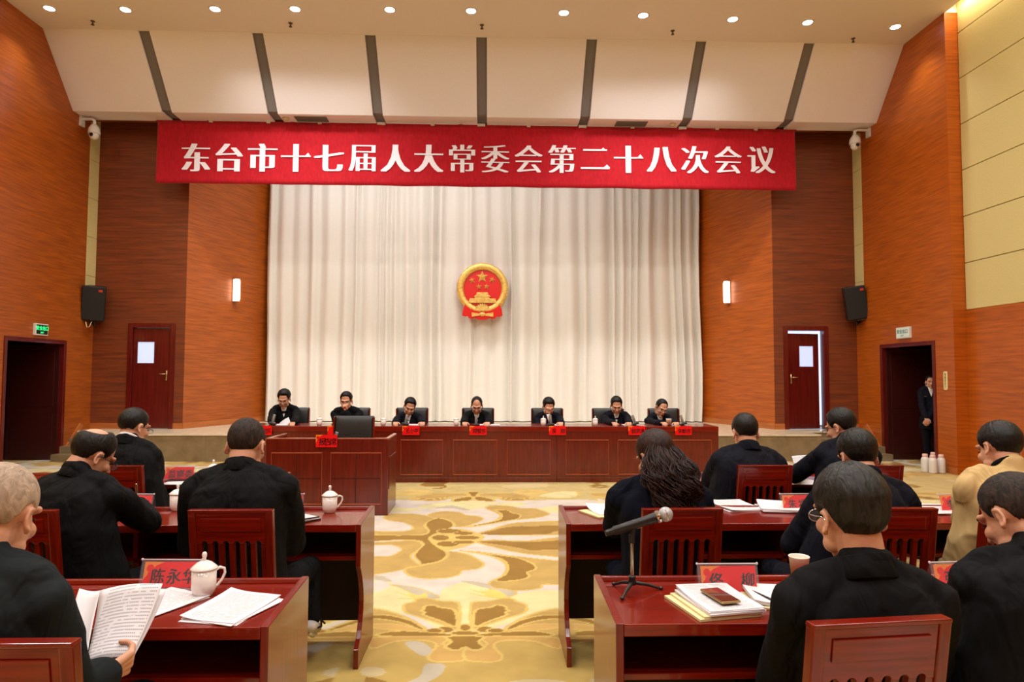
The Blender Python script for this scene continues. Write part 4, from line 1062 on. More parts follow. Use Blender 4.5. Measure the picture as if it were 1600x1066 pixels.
q = pp(1510, 924); plate(q, R(4), '张佑 ', 'red name plate on the nearest right desk, half behind a black shoulder', w_=.25)
q = pp(1252, 800); plate(q, R(2), '朱福荣', 'red name plate on the second right desk behind a stack of papers', w_=.235)
q = pp(1500, 800); plate(q, R(6), '李海 ', 'red name plate on the second right desk before the beige coat', w_=.25)
q = pp(440, 801); plate(q, R(0), '  红', 'red name plate on the second left desk, half hidden behind the crop-haired man', w_=.24, tx=-.005)
q = pp(203, 801); plate(q, R(-3), '  俊', 'red name plate behind the writing hand on the second left desk', w_=.25)
q = pp(278, 750); plate(q, R(-2), '监察委', 'red name plate on the third row desk at left, below the stage face', w_=.24, ts=.066)
# cards hanging over the edge of the head table and the speaker desk
hw_ = .255
for (u, tx_, lab) in ((411, ' 安民', 'red name card hung on the head table, leftmost, partly hidden by a head'), (525, '', 'red name card hung on the head table, mostly hidden by the speaker chair'), (642, '王小平', 'red name card hung on the head table before the man bending his head sideways'),
                      (747, '周爱东', 'red name card hung on the head table straight below the emblem'), (871, '吴 刚', 'red name card hung on the head table before the man touching his face'),
                      (995, '翁洪涛', 'red name card hung on the head table, second from the right'), (1068, '朱新东', 'red name card hung on the head table, rightmost')):
    p = at(u, 680, RY-.03); plate(p, 0, tx_, lab, w_=.245, h_=.13, acr=False, lean=0, hang=True, ts=.062)
p = at(510, 699, LY-.02); plate(p, 0, '报告席', 'red card reading three characters hung on the front of the speaker desk', w_=.232, h_=.135, acr=False, lean=0, hang=True, ts=.066)

# ------------------------------------------------------------------ papers, folders
def sheet(m, w_, h_, z, rot, dx=0, dy=0, curl=0.0, n=10, thick=.0015, curlx=0.0):
    """one sheet (or thin sheaf) lying flat, optionally with lifted far corner"""
    c, s = math.cos(rot), math.sin(rot); k0 = len(m.v)
    for lay in (0, 1):
        for j in range(n+1):
            for i in range(n+1):
                x = -w_/2+w_*i/n; y = -h_/2+h_*j/n
                zz = z + (thick if lay else 0) + curl*max(0, (y/h_+.1))**2*(1-.4*i/n)*4 + curlx*max(0, (-x/w_-.05))**2*4
                m.v.append((x*c-y*s+dx, x*s+y*c+dy, zz))
    a = (n+1)*(n+1)
    for j in range(n):
        for i in range(n):
            q = k0+j*(n+1)+i; m.f.append((q+n+1, q+n+2, q+1, q)); m.f.append((a+q, a+q+1, a+q+n+2, a+q+n+1))
    for i in range(n):
        for q, r in ((k0+i, k0+i+1), (k0+(i+1)+n*(n+1), k0+i+n*(n+1)), (k0+(i+1)*(n+1), k0+i*(n+1)), (k0+i*(n+1)+n, k0+(i+1)*(n+1)+n)): m.f.append((q, r, r+a, q+a))
    return m
def stack(p, rz, spec, lab, cat='papers', grp=None, name='paper_stack'):
    """spec: list of (material, w, h, rot, dx, dy, thickness, curl, curlx)"""
    t = thing(name, lab, cat, p, rz, grp); z = 0.001
    for (mt, w_, h_, rot, dx, dy, th, cu, cx) in spec:
        m = MB(); sheet(m, w_, h_, 0, 0, 0, 0, cu, 10, th, cx)
        o = obj('sheet' if th < .004 else ('folder' if mt is FOLDER else 'sheaf'), m, mt, t, smooth=False)
        o.location = (dx, dy, z); o.rotation_euler = (0, 0, rot); z += th+.0006
    return t
A4 = (.21, .297)
PS = .80
# nearest left desk
stack(pp(362, 953), R(-14), [(PAPER, .205, .275, .05, .0, .0, .002, 0, 0), (PAPER, .2, .27, -.12, .015, .0, .002, 0, 0), (PRINT, .2, .27, .0, .0, .005, .002, .006, .012)], 'printed sheets lying at the aisle end of the nearest left desk')
stack(pp(243, 945), R(-32), [(PAPER, .2, .28, 0, 0, 0, .002, 0, 0), (PRINT, .2, .27, .1, 0.01, 0, .002, .004, 0)], 'loose printed sheets under the held document near the name plate')
# second left desk
stack(pp(462, 815), R(-38), [(BLACKP, .15, .22, 0, 0, 0, .006, 0, 0), (PRINT, .145, .215, 0, 0, 0, .008, 0, 0)], 'open notebook with a dark cover beside the crop-haired man', 'notebook')
o = MB(); o.tube([(0, 0, 0), (.10, .07, .004)], .004, 8); q = pp(474, 818); w_ = obj('pen', o, BLACKP, smooth=True, loc=q+V((-.03, -.02, .02))); tag(w_, 'black pen resting on the notebook by the aisle-side mug', 'pen')
stack(pp(186, 806), R(-8), [(PAPER, .2, .27, .1, 0, 0, .003, 0, 0), (PRINT, .2, .27, -.05, 0, 0, .002, 0, .01)], 'white papers under the writing man at the second left desk')
# third left
stack(pp(290, 754), R(0), [(PAPER, .26, .24, 0, 0, 0, .004, 0, 0), (BLACKP, .17, .13, .2, -.08, .08, .003, 0, 0)], 'white papers with a dark tablet in front of the third row name plate')
m = MB(); m.tube([(0, 0, .03), (.06, .02, .03)], .03, 14); o = obj('paper_roll', m, PAPER, smooth=True, loc=pp(262, 748)+V((-.03, 0, .012))); tag(o, 'rolled white paper next to the third row man on the left', 'paper roll')
# nearest right desk: folder pile with phone
spp = pp(1118, 948)
stack(spp, R(11), [(FOLDER, .225, .25, .03, -.018, .0, .008, 0, 0), (FOLDER, .21, .25, .0, -.005, 0, .006, 0, 0), (PAPER, .205, .25, .02, .01, -.004, .006, .004, 0), (PAPER, .2, .25, -.03, .012, 0, .004, .006, 0), (PRINT, .2, .25, .0, .014, .004, .002, .009, 0)], 'thick pile of folders and printed sheets under the phone on the nearest right desk')
t = thing('smartphone', 'gold-edged phone lying face up on the paper pile at the nearest right desk', 'phone', spp+V((.012, -.012, .0365)), R(12))
m = MB(); m.box(-.036, .036, -.073, .073, 0, .008); obj('body', m, BRASS, t, bevel=.0035)
m = MB(); m.box(-.033, .033, -.070, .070, .008, .009); obj('screen', m, PHONE, t)
stack(pp(1206, 938), R(-12), [(FOLDER, .2, .22, .0, 0, 0, .006, 0, 0), (PAPER, .17, .2, .1, .0, .01, .012, .004, .012)], 'clipped cream file with white sheets left of the foreground man', 'file')
m = MB(); m.tube([(0, 0, 0), (.03, -.10, .002)], .0055, 8); o = obj('pen', m, BLACKP, smooth=True, loc=pp(1175, 933)+V((0, 0, .02))); tag(o, 'dark pen lying on the cream file at the nearest right desk', 'pen')
stack(pp(1480, 930), R(8), [(PAPER, .2, .18, 0, 0, 0, .004, 0, 0)], 'white sheets under the right edge name plate on the nearest right desk')
# second right desk
stack(pp(940, 803), R(24), [(FOLDER, .18, .22, 0, 0, 0, .008, 0, 0), (PAPER, .15, .2, -.12, .03, .02, .003, .02, 0)], 'open cream notebook at the aisle end of the second right desk', 'notebook')
stack(pp(1150, 793), R(12), [(PAPER, .25, .26, 0, 0, 0, .004, 0, 0), (PRINT, .24, .26, .06, 0, 0, .004, .012, .01)], 'printed sheets right of the long-haired woman on the second right desk')
stack(pp(1222, 797), R(-14), [(BLACKP, .26, .2, 0, .02, -.01, .004, 0, 0), (PAPER, .27, .22, .1, 0, 0, .006, 0, 0), (PAPER, .26, .22, .0, 0, 0, .01, .012, .0)], 'heap of white sheets before the name plate on the second right desk')
stack(pp(1462, 798), R(-8), [(PAPER, .3, .25, 0, 0, 0, .006, 0, 0), (PRINT, .22, .25, .2, .03, 0, .003, .006, 0)], 'white printed sheets before the man in the beige coat')
# third right desk
stack(pp(1253, 754), R(0), [(PAPER, .24, .25, 0, 0, 0, .004, 0, 0)], 'white sheets on the third row desk below the paper being read')
m = MB(); m.box(-.06, .06, -.03, .03, 0, .012); o = obj('card_box', m, WHITE, loc=pp(1122, 756), bevel=.002); tag(o, 'small white slip on the third row desk between two dark coats', 'slip')
# head table papers
for (u, w_, lab) in ((437, .28, 'white papers before the leftmost man at the head table'), (646, .2, 'white papers before the third man at the head table'), (765, .3, 'white papers before the balding man at the head table'), (868, .2, 'white papers before the man touching his face'), (985, .22, 'white papers before the man second from right at the head table'), (1060, .22, 'white papers before the rightmost man at the head table')):
    p = at(u, 665, RY+.2); p.z = RZ; stack(p, R(random.uniform(-8, 8)), [(PAPER, w_, .2, 0, 0, 0, .005, 0, 0), (PAPER, w_, .2, .08, 0, 0, .003, .0, 0)], lab)

# ------------------------------------------------------------------ board microphones on the head table
bm0 = None
for (u, Y, z, sgn, lab) in ((425, RY+.1, RZ, .3, 'slim grey desk microphone before the leftmost man'), (633, RY+.1, RZ, .2, 'slim grey desk microphone before the third man from left'), (744, RY+.1, RZ, 0, 'slim grey desk microphone below the emblem'), (861, RY+.1, RZ, -.1, 'slim grey desk microphone before the man touching his face'),
                     (993, RY+.1, RZ, -.35, 'slim grey desk microphone second from the right'), (1068, RY+.1, RZ, -.35, 'slim grey desk microphone at the right end'), (519, LY+.2, LZ-.13, .35, 'slim grey microphone on the speaker desk')):
    if bm0 is None:
        bm0 = thing('desk_microphone', '', 'microphone')
        m = MB(); m.box(-.05, .05, -.04, .06, 0, .025); obj('base', m, BLACKP, bm0, bevel=.006)
        m = MB(); m.prism([(-.018, .02), (.018, .02), (.018, .155), (-.018, .155)], -.006, .006, 'y', M=Matrix.Rotation(R(12), 4, 'X')); obj('bar', m, mat('mic_grey', (140, 148, 156), .35, metal=.3), bm0, bevel=.004)
        m = MB(); m.prism([(-.012, .10), (.012, .10), (.012, .15), (-.012, .15)], -.0075, .0075, 'y', M=Matrix.Rotation(R(12), 4, 'X')); obj('capsule', m, STEEL, bm0)
        o = bm0
    else: o = copy_tree(bm0)
    p = at(u, 660, Y); p.z = z; o.location = p; o.rotation_euler = (0, sgn, 0)
    if Y < RY: o.scale = (1, 1, 1.25)
    if sgn: o.location.z += .05*abs(math.sin(sgn))+.001
    tag(o, lab, 'microphone', 'slim desk microphones')

# ------------------------------------------------------------------ handheld microphone on a small tripod
c = pp(988, 925); YM = c.y
t = thing('table_tripod', 'black three-legged table stand with chrome post on the nearest right desk', 'mic stand', (c.x, c.y, DZT))
hz = at(988, 905, YM).z-DZT
for (u, v) in ((959, 915), (972, 938), (1033, 922)):
    e = pp(u, v)-V((c.x, c.y, DZT)); e.z = .004
    m = MB(); m.tube([(0, 0, hz*.75), e*.55+V((0, 0, hz*.42)), e], [.008, .006, .0045], 8); lg = obj('leg', m, BLACKP, t, smooth=True)
    m = MB(); m.ell(e+V((0, 0, .003)), (.008, .008, .006), nu=10, nv=6); obj('foot', m, BLACKP, lg, smooth=True)
m = MB(); m.lathe([(.001, hz*.5), (.013, hz*.55), (.015, hz*.8), (.011, hz*1.05), (.013, hz*1.1), (.013, hz*1.25), (.001, hz*1.28)], n=16); obj('hub', m, BLACKP, t, smooth=True)
ptop = at(990, 845, YM)-V((c.x, c.y, DZT))
m = MB(); m.tube([(0, 0, hz), (0, 0, ptop.z)], .0062, 12); obj('post', m, CHROME, t, smooth=True)
m = MB(); m.lathe([(.001, ptop.z-.008), (.011, ptop.z-.008), (.011, ptop.z+.02), (.001, ptop.z+.02)], n=14); m.tube([(0, 0, ptop.z+.01), (.004, 0, ptop.z+.035)], .010, 10); obj('clamp', m, BLACKP, t, auto=True)
a = at(946, 834, YM); b = at(1040, 804, YM); d = (b-a).normalized(); L = (b-a).length
tm = thing('handheld_microphone', 'black wireless microphone with a round silver mesh head lying on the small tripod', 'microphone', a)
Mx = d.to_track_quat('Z', 'Y').to_matrix().to_4x4(); Rr = L*.072
m = MB(); m.lathe([(.001, 0), (Rr*.62, 0), (Rr*.68, .005), (Rr*.7, L*.12), (Rr*.95, L*.15), (Rr*1.02, L*.45), (Rr*1.0, L*.62), (Rr*1.15, L*.80), (Rr*1.25, L*.86)], n=24, M=Mx); bd = obj('handle', m, BLACKP, tm, smooth=True)
m = MB(); m.lathe([(Rr*.72, L*.125), (Rr*.74, L*.13), (Rr*.74, L*.145), (Rr*.72, L*.15)], n=24, M=Mx); obj('band', m, CHROME, bd)
m = MB(); m.ell((0, 0, L), (Rr*1.62, Rr*1.62, Rr*1.6), nu=28, nv=18); m.xf(Mx); hd = obj('mesh_head', m, STEEL, tm, smooth=True)
m = MB(); m.lathe([(Rr*1.2, L*.84), (Rr*1.42, L*.87), (Rr*1.42, L*.9), (Rr*1.3, L*.91)], n=28, M=Mx); m.lathe([(Rr*1.63, L*1.0-.002), (Rr*1.66, L), (Rr*1.63, L+.002)], n=28, M=Mx); obj('ring', m, CHROME, hd)
m = MB(); m.box(-.004, .004, -Rr*1.06, -Rr*.9, L*.5, L*.58); m.xf(Mx); obj('switch', m, WHITE, bd)
# ------------------------------------------------------------------ people
def RotM(yaw, pitch, roll):   # pitch>0 looks down, yaw>0 turns to the figure's left
    return (Matrix.Rotation(yaw, 3, 'Z') @ Matrix.Rotation(roll, 3, 'Y') @ Matrix.Rotation(-pitch, 3, 'X'))
CRAN = ((0, -.015, .035), (.077, .098, .089)); FACE = ((0, .022, -.028), (.064, .074, .088)); NAPE = ((0, -.026, -.085), (.052, .050, .08))
def head_geo(sc, neck_to=None, face=True):
    m = MB()
    m.ell(*CRAN, nu=28, nv=20); m.ell(*FACE, nu=24, nv=18)
    m.ell((0, .034, -.078), (.047, .05, .037)); m.ell((0, .076, -.102), (.021, .018, .018))
    m.tube([(0, .092, .008), (0, .104, -.012), (0, .112, -.030)], [.008, .010, .0135], 10); m.ell((-.011, .1, -.034), (.009, .010, .008)); m.ell((.011, .1, -.034), (.009, .010, .008))
    m.tube([(-.05, .076, .028), (-.022, .093, .024), (0, .094, .022), (.022, .093, .024), (.05, .076, .028)], .010, 8)
    m.ell((0, .094, -.061), (.023, .010, .0065)); m.ell((0, .092, -.071), (.019, .010, .007))
    for s_ in (-1, 1):
        m.ell((s_*.036, .066, -.026), (.026, .026, .024)); m.ell((s_*.043, .03, -.07), (.022, .035, .026))
        # ear: helix, lobe, bowl
        T = Matrix.Translation((s_*.076, -.008, -.008)) @ Matrix.Rotation(s_*R(-22), 4, 'Z') @ Matrix.Diagonal((.9, .86, .88, 1))
        pts = [T @ V((s_*(.004+.012*math.sin(a*.5+.3)), -.017*math.sin(a)+.004, .030*math.cos(a))) for a in [R(q) for q in range(-20, 200, 22)]]
        m.tube(pts, .0055, 7); m.tube([T @ V((s_*.002, .006, -.02)), T @ V((s_*.006, .004, -.032))], .008, 7)
        k = MB(); k.ell((0, 0, 0), (.006, .014, .027), nu=12, nv=8); k.xf(T @ Matrix.Translation((s_*.002, 0, 0))); m.join(k)
    m.v = [tuple(V(p)*sc) for p in m.v]
    return m
def ray_ell(o, d, e):
    c, r = e; q = (o-np.array(c))/np.array(r); dd = d/np.array(r)
    A = (dd*dd).sum(-1); B = (dd*q).sum(-1); Cc = (q*q).sum(-1)-1; D = B*B-A*Cc
    t = np.where(D > 0, (-B+np.sqrt(np.maximum(D, 0)))/A, 0); return np.maximum(t, 0)
def hair_geo(sc, T=.013, bald=0, rec=0, nape=-.078, seed=0, full=1.0, nu=96, nv=52, over=0, sidet=1.0, part=0):
    o = np.array((0, -.012, .02)); m = MB()
    lineA = np.array([0, .45, .78, .90, 1.08, 1.3, 1.42, 1.75, 1.95, 2.2, 2.5, PI])
    lineZ = np.array([.078+rec, .076+rec, .070+rec*.9, .045+rec*.5, .010, -.012, .014, .018, .0, -.038, nape*.72, nape]) - over*np.array([0, 0, .0, .01, .03, .05, .06, .06, .05, .03, 0, 0])
    for j in range(nv+1):
        th = R(160)*j/nv
        for i in range(nu):
            ph = 2*PI*i/nu; d = np.array((math.sin(th)*math.sin(ph), math.sin(th)*math.cos(ph), math.cos(th)))
            t = max(float(ray_ell(o, d, e)) for e in (CRAN, FACE, NAPE)); p = o+d*t
            az = abs(math.atan2(p[0], p[1])); h = np.interp(az, lineA, lineZ) + .007*noise.noise(V((ph*14, seed, 1)))
            k = (p[2]-h)/.022; k = max(0, min(1, k)); k = k*k*(3-2*k)
            if bald:
                ang = math.acos(max(-1, min(1, d.dot(np.array((0, -.42, .907)))))); b = (ang-bald)/.22; k *= max(0, min(1, b))
            top = .55+.65*max(0, d[2])*full
            tt = T*top*(sidet if d[2] < .3 else 1)*min(1, max(.25, (p[2]+.085)/.08))
            st = noise.noise(V((ph*11+seed, th*2.2, seed)))*.16+noise.noise(V((ph*26, th*5, seed)))*.10
            if part: st += .25*math.exp(-((p[0]-.035*part)/.006)**2)*(-1 if d[2] > .5 and d[1] > -.3 else 0)
            q = p + d*(tt*(1+st)*k - .007*(1-k)); m.v.append(tuple(V(q)*sc))
    for j in range(nv):
        for i in range(nu): m.f.append((j*nu+i, j*nu+(i+1) % nu, (j+1)*nu+(i+1) % nu, (j+1)*nu+i))
    return m
def hand(mb, W, f, n, th, curl=.6, s=1.0, spread=1.0):
    f = V(f).normalized(); n = V(n); n = (n-f*n.dot(f)).normalized(); th = V(th); th = (th-f*th.dot(f)-n*th.dot(n)).normalized()
    for k in range(4):
        K = W+(f*(.088-.004*abs(k-1))+th*((1.5-k)*.0205*spread))*s
        mb.tube([W+th*((1.5-k)*.012*s), (W+K)/2+th*((1.5-k)*.004*s), K], [.0135*s, .0135*s, .0115*s], 8)
        L = (.95, 1.05, 1.0, .78)[k]; a = 0; p = K; pts = [K-f*.01*s]; rr = [.0105*s]
        for (seg, ca) in ((.043, .75), (.026, 1.0), (.020, .7)):
            a += curl*ca; dv = f*math.cos(a)+n*math.sin(a); p = p+dv*seg*L*s; pts.append(p); rr.append((.0095, .0088, .0075)[len(pts)-2]*s)
        mb.tube([K]+pts[1:], [.0105*s]+rr[1:], 8)
    b = W+(f*.022+th*.02)*s; c = b+(f*.6+th*.72+n*.15).normalized()*.042*s; d = c+(f*.85+th*.25+n*.35).normalized()*.032*s; e = d+(f*.9+n*.4).normalized()*.024*s
    mb.tube([W+th*.01*s, b, c, d, e], [.014*s, .0145*s, .012*s, .0105*s, .0085*s], 8)
    return mb
def loft(mb, cs, rx, ry, right, n=22):
    m = len(cs); vs = []; fs = []
    for i in range(m):
        t = (cs[min(i+1, m-1)]-cs[max(i-1, 0)]).normalized(); x = right - t*right.dot(t); x.normalize(); y = x.cross(t)*-1
        for k in range(n):
            a = 2*PI*k/n; ca, sa = math.cos(a), math.sin(a); e = .82
            vs.append(cs[i]+x*(rx[i]*math.copysign(abs(ca)**e, ca))+y*(ry[i]*math.copysign(abs(sa)**e, sa)))
    for j in range(m-1):
        for i in range(n): fs.append((j*n+i, j*n+(i+1) % n, (j+1)*n+(i+1) % n, (j+1)*n+i))
    fs += [tuple(range(n))[::-1], tuple(range((m-1)*n, m*n))]
    return mb.add(vs, fs)
def bez(a, b, c, d, n):
    return [a*(1-t)**3+b*(3*t*(1-t)**2)+c*(3*t*t*(1-t))+d*t**3 for t in [i/(n-1) for i in range(n)]]
def ik(S, W, L1, L2, pole):
    d = W-S; L = d.length; mx = (L1+L2)*.995
    if L > mx: k = L/mx; L1 *= k; L2 *= k
    u = d.normalized(); a = (L1*L1-L2*L2+L*L)/(2*L); h = math.sqrt(max(0, L1*L1-a*a)); p = V(pole); p = (p-u*p.dot(u)).normalized()
    return S+u*a+p*h
PEOPLE = []
def person(label, rz, hip, head, ypr, cloth, hairm, hands=(None, None), poles=(None, None), hairk={}, s=1.0, hs=1.0, near=False, stand=False, glasses=False,
           collar=True, shirt=False, shw=.17, bulk=1.0, fold=.012, pants=None, hz=.50, curl=(.7, .7), hn=(None, None), ankles=(None, None), shoe=SHOEB, extra=None, female=False, group=None, coatlen=0, torso_yaw=0, foldcol=True, neck=.112, elb=(None, None), handon=(True, True), seed=1):
    B = Matrix.Translation((hip[0], hip[1], 0)) @ Matrix.Rotation(rz, 4, 'Z'); Bi = B.inverted()
    L = lambda p: Bi @ V(p)
    hc = L(head); Rh = RotM(*[R(a) for a in ypr]); Rn = RotM(R(ypr[0]*.3+torso_yaw), R(ypr[1]*.5), R(ypr[2]*.5))
    S_ = hs*s
    nb = hc + Rn @ V((0, -.040, -neck))*S_
    P0 = V((0, 0, (.86*s if stand else hz)))
    up = (nb-P0)
    cs = bez(P0, P0+V((0, -.02, up.length*.35)), nb-Rn @ V((0, .045, .17))*s, nb-V((0, .0, .0)), 13)
    right = RotM(R(torso_yaw), 0, 0) @ V((1, 0, 0)); side_tilt = (nb.x-P0.x)*.35
    right = V((right.x, right.y, -side_tilt)).normalized()
    fx = lambda tab: [np.interp(i/12, tab[0], tab[1]) for i in range(13)]
    TT = [0, .2, .42, .66, .8, .9, 1]
    RX = [.178, .162, .172, .196, .192, .158, .066]; RYY = [.135, .122, .124, .128, .112, .085, .058]
    if female: RX = [.175, .14, .142, .165, .155, .115, .05]
    RX = [q*s*bulk for q in RX]; RYY = [q*s*bulk for q in RYY]
    # ---- skin body: trunk, limbs, neck as one surface
    body = MB()
    loft(body, cs, [q*.80 for q in fx((TT, RX))], [q*.80 for q in fx((TT, RYY))], right, 16)
    jac = MB(); loft(jac, cs, fx((TT, RX)), fx((TT, RYY)), right)
    jac.tube([nb+Rn @ V((0, -.004, .022))*s, nb+Rn @ V((0, -.010, -.03))*s, nb+Rn @ V((0, -.012, -.08))*s], [.064*s, .070*s, .09*s], 20)
    if stand or coatlen: loft(jac, [cs[0]-V((0, 0, .17*s if stand else coatlen)), cs[0]-V((0, 0, .08)), cs[0], cs[2]], [.19*s*bulk, .19*s*bulk, RX[0], RX[1]], [.15*s*bulk, .145*s*bulk, RYY[0], RYY[1]], right)
    fwd = V((-right.y, right.x, 0)).normalized()
    wr = []
    arm_t = MB()
    handmb = MB()
    for k, sg in enumerate((-1, 1)):
        Sh = nb + right*(sg*shw*s*bulk) - V((0, 0, .086*s)) - fwd*.005
        Wt = L(hands[k]) if hands[k] is not None else (V((sg*.13, .36, .79)) if not stand else V((sg*.04, .17, .93*s)))
        E_ = L(elb[k]) if elb[k] is not None else ik(Sh, Wt, .31*s, .275*s, poles[k] if poles[k] else (sg*.5, -.3, -1))
        body.tube([Sh+(E_-Sh)*.2, (Sh+E_)/2, E_, (E_*.4+Wt*.6), Wt], [.040*s, .038*s, .034*s, .032*s, .026*s], 12)
        jac.ell(Sh-V((0, 0, .004)), (.063*s*(bulk if bulk > 1 else 1),)*3, nu=16, nv=10); jac.ell(E_, (.057*s,)*3, nu=14, nv=8)
        cuff = E_+(Wt-E_)*.93
        rr = bulk if bulk > 1 else 1
        jac.tube([nb+right*(sg*.03*s)-V((0, 0, .012*s)), nb+right*(sg*.075*s)-V((0, 0, .022*s)), nb+right*(sg*shw*.78*s*bulk)-V((0, 0, .048*s)), Sh-V((0, 0, .004)), Sh+(E_-Sh)*.3, (Sh+E_)/2, E_, E_+(Wt-E_)*.4, cuff],
                 [.054*s, .058*s, .062*s, .064*s*rr, .064*s*rr, .061*s*rr, .057*s*rr, .055*s*rr, .048*s*rr], 16, cap=True)
        if cloth is SHIRT: pass
        arm_t.tube([E_+(Wt-E_)*.90, E_+(Wt-E_)*.97], .036*s, 14, cap=False)
        fd = (Wt-E_).normalized(); nn_ = V(hn[k]) if hn[k] else V((0, 0.0, -1)); thd = V((-sg, .1, 0))
        if abs(fd.dot(nn_.normalized())) > .9: nn_ = V((0, -1, 0)) if not hn[k] else nn_
        if hn[k]: thd = nn_.cross(fd)*(sg) 
        if handon[k]: hand(handmb, Wt, fd, nn_, thd, curl[k], s*.97)
        wr.append(Wt)
    # legs
    tr = MB(); shoes = []
    for k, sg in enumerate((-1, 1)):
        hp = P0+V((sg*.085*s, .0, -.02)); 
        if stand: kn = V((sg*.08*s, .01, .45*s)); an = V((sg*.065*s, -.01, .08*s))
        else: kn = V((sg*.12, .40, .50)); an = V((sg*.11, .38, .10))
        if ankles[k] is not None: an = L(ankles[k]); kn = V((an.x*.8+sg*.02, .40, .52))
        body.tube([hp, (hp+kn)/2, kn, an], [.07*s, .06*s, .045*s, .032*s], 12)
        tr.tube([hp, (hp+kn)/2, kn, (kn+an)/2, an+(kn-an).normalized()*.02], [.092*s, .082*s, .064*s, .056*s, .05*s], 14)
        sh = MB(); toe = V((sg*.02, .17, -.045)); heel = V((0, -.05, -.03))
        if ankles[k] is not None: toe = V((-.015, .15, -.075)); heel = V((.01, -.06, .01))
        sh.tube([an+heel-V((0, 0, .012)), an+heel*.2-V((0, 0, .02)), an+(toe+heel)/2-V((0, 0, .012)), an+toe*.9-V((0, 0, .01)), an+toe-V((0, 0, .012))], [.036, .042, .042, .038, .03], 14, flat=.78)
        sh.tube([an+V((0, 0, .02)), an-V((0, 0, .02))], .038, 12)
        shoes.append((sh, an, toe, heel))
    if stand: tr.tube([P0-V((.08, 0, .0)), P0+V((.08, 0, 0))], .10*s, 14)
    else: tr.tube([P0-V((.09, 0, .0)), P0+V((.09, 0, 0))], .11*s, 14)
    # neck + head
    hd = head_geo(S_); M4 = Matrix.Translation(hc) @ Rh.to_4x4(); hd.xf(M4)
    hd.tube([M4 @ (V((0, -.022, -.05))*S_), M4 @ (V((0, -.03, -.09))*S_), nb+Rn @ V((0, .0, .03)), nb-V((0, 0, .04))], [.058*S_, .056*S_, .058*S_, .062*S_], 18)
    vx = .0045 if near else .0062
    skin = remesh(body, .014, 2); skin.join(remesh(hd, vx, 3 if near else 2))
    if handmb.v: skin.join(remesh(handmb, .0036 if near else .0052, 2))
    root = obj('person', skin, SKIN, smooth=True); root.matrix_world = B; tag(root, label, 'person', group)
    # ---- clothes
    if collar:
        pts = []
        for i in range(25):
            a = 2*PI*i/24; b = math.cos(a)   # a=0 back
            pts.append(nb + Rn @ (V((.064*math.sin(a), -.062*b+.004, .020+.030*b-(.012 if b < -.3 else 0)))*s))
        cl = MB(); cl.tube(pts, [.0105]*25, 8, flat=1.5, cap=False); jac.join(cl)
        pts2 = [nb+(p-nb)*1.14-V((0, 0, .016)) for p in pts]; cl = MB(); cl.tube(pts2, [.0095]*25, 8, cap=False); jac.join(cl)
    j = remesh(jac, .0085 if near else .0115, 3 if cloth is not COAT else 14, fold*(1 if near else .85), seed, 6.5)
    jo = obj('jacket' if cloth is not COAT else 'coat', j, cloth, root, smooth=True)
    if foldcol and not female:
        q = MB(); N = 40; prof = ((.0655, .031), (.0685, .0345), (.0725, .031), (.080, .004), (.091, -.024), (.0885, -.029), (.078, -.004), (.069, .02))
        for i in range(N):
            a = 2*PI*i/N; b = math.cos(a); op = max(0, -b-.25)
            for (r_, z_) in prof:
                p = V((r_*math.sin(a)*(1+.12*op), -r_*b*(.97)+.0-.010*(1-r_/.065), z_ + .026*b - .05*op)); q.v.append(tuple(nb + Rn @ (p*s)))
        K = len(prof)
        for i in range(N):
            for k in range(K): q.f.append((i*K+k, i*K+(k+1) % K, ((i+1) % N)*K+(k+1) % K, ((i+1) % N)*K+k))
        obj('collar', q, cloth, jo, smooth=True)
    t_ = remesh(tr, .014, 3, .004, seed+3); obj('trousers', t_, pants or cloth, root, smooth=True)
    for sh, an, toe, heel in shoes:
        so = obj('shoe', remesh(sh, .007, 2), shoe, root, smooth=True)
        if shoe is SHOEW:
            q = MB(); q.tube([an+heel*1.05+V((0, 0, -.045)), an+(heel+toe)/2+V((0, 0, -.055)), an+toe+V((0, 0, -.04))], .012, 8); obj('sole', q, WHITE, so, smooth=True)
            q = MB(); q.tube([an+V((.038, .05, .0)), an+V((.05, .02, -.03)), an+V((.04, -.03, -.02))], .005, 6); q.tube([an+V((.04, .07, -.02)), an+V((.05, .09, -.04))], .005, 6); obj('stripe', q, BLACKP, so, smooth=True)
    # shirt collar band seen above the jacket collar, and cuffs
    q = MB(); pts = [nb + Rn @ (V((.0615*math.sin(2*PI*i/24), -.060*math.cos(2*PI*i/24)+.004, .034+.030*math.cos(2*PI*i/24)))*s) for i in range(25)]
    q.tube(pts, [.006]*25, 8, flat=2.0, cap=False)
    if shirt or collar == 'shirt': obj('shirt_collar', q, SHIRT if shirt != 'dark' else CLOTHB, root, smooth=True)
    if shirt and shirt != 'dark': obj('shirt_cuff', arm_t, SHIRT, root, smooth=True)
    if shirt is True or shirt == 'v':
        # V of shirt in the jacket opening: laid on the chest surface
        from mathutils.bvhtree import BVHTree
        bv = BVHTree.FromPolygons(j.v, j.f); m = MB(); N = 8; ok = True
        top = nb+fwd*.0+V((0, 0, .005)); dep = .17*s
        rows = []
        for a in range(N+1):
            tt = a/N; wv = .045*s*(1-tt)+.003
            row = []
            for b in range(7):
                u_ = -1+2*b/6; o_ = top+right*(u_*wv)+fwd*.45-V((0, 0, dep*tt))
                h = bv.ray_cast(o_, -fwd, .6)
                if h[0] is None: ok = False; break
                row.append(h[0]+fwd*.004)
            if not ok: break
            rows.append(row)
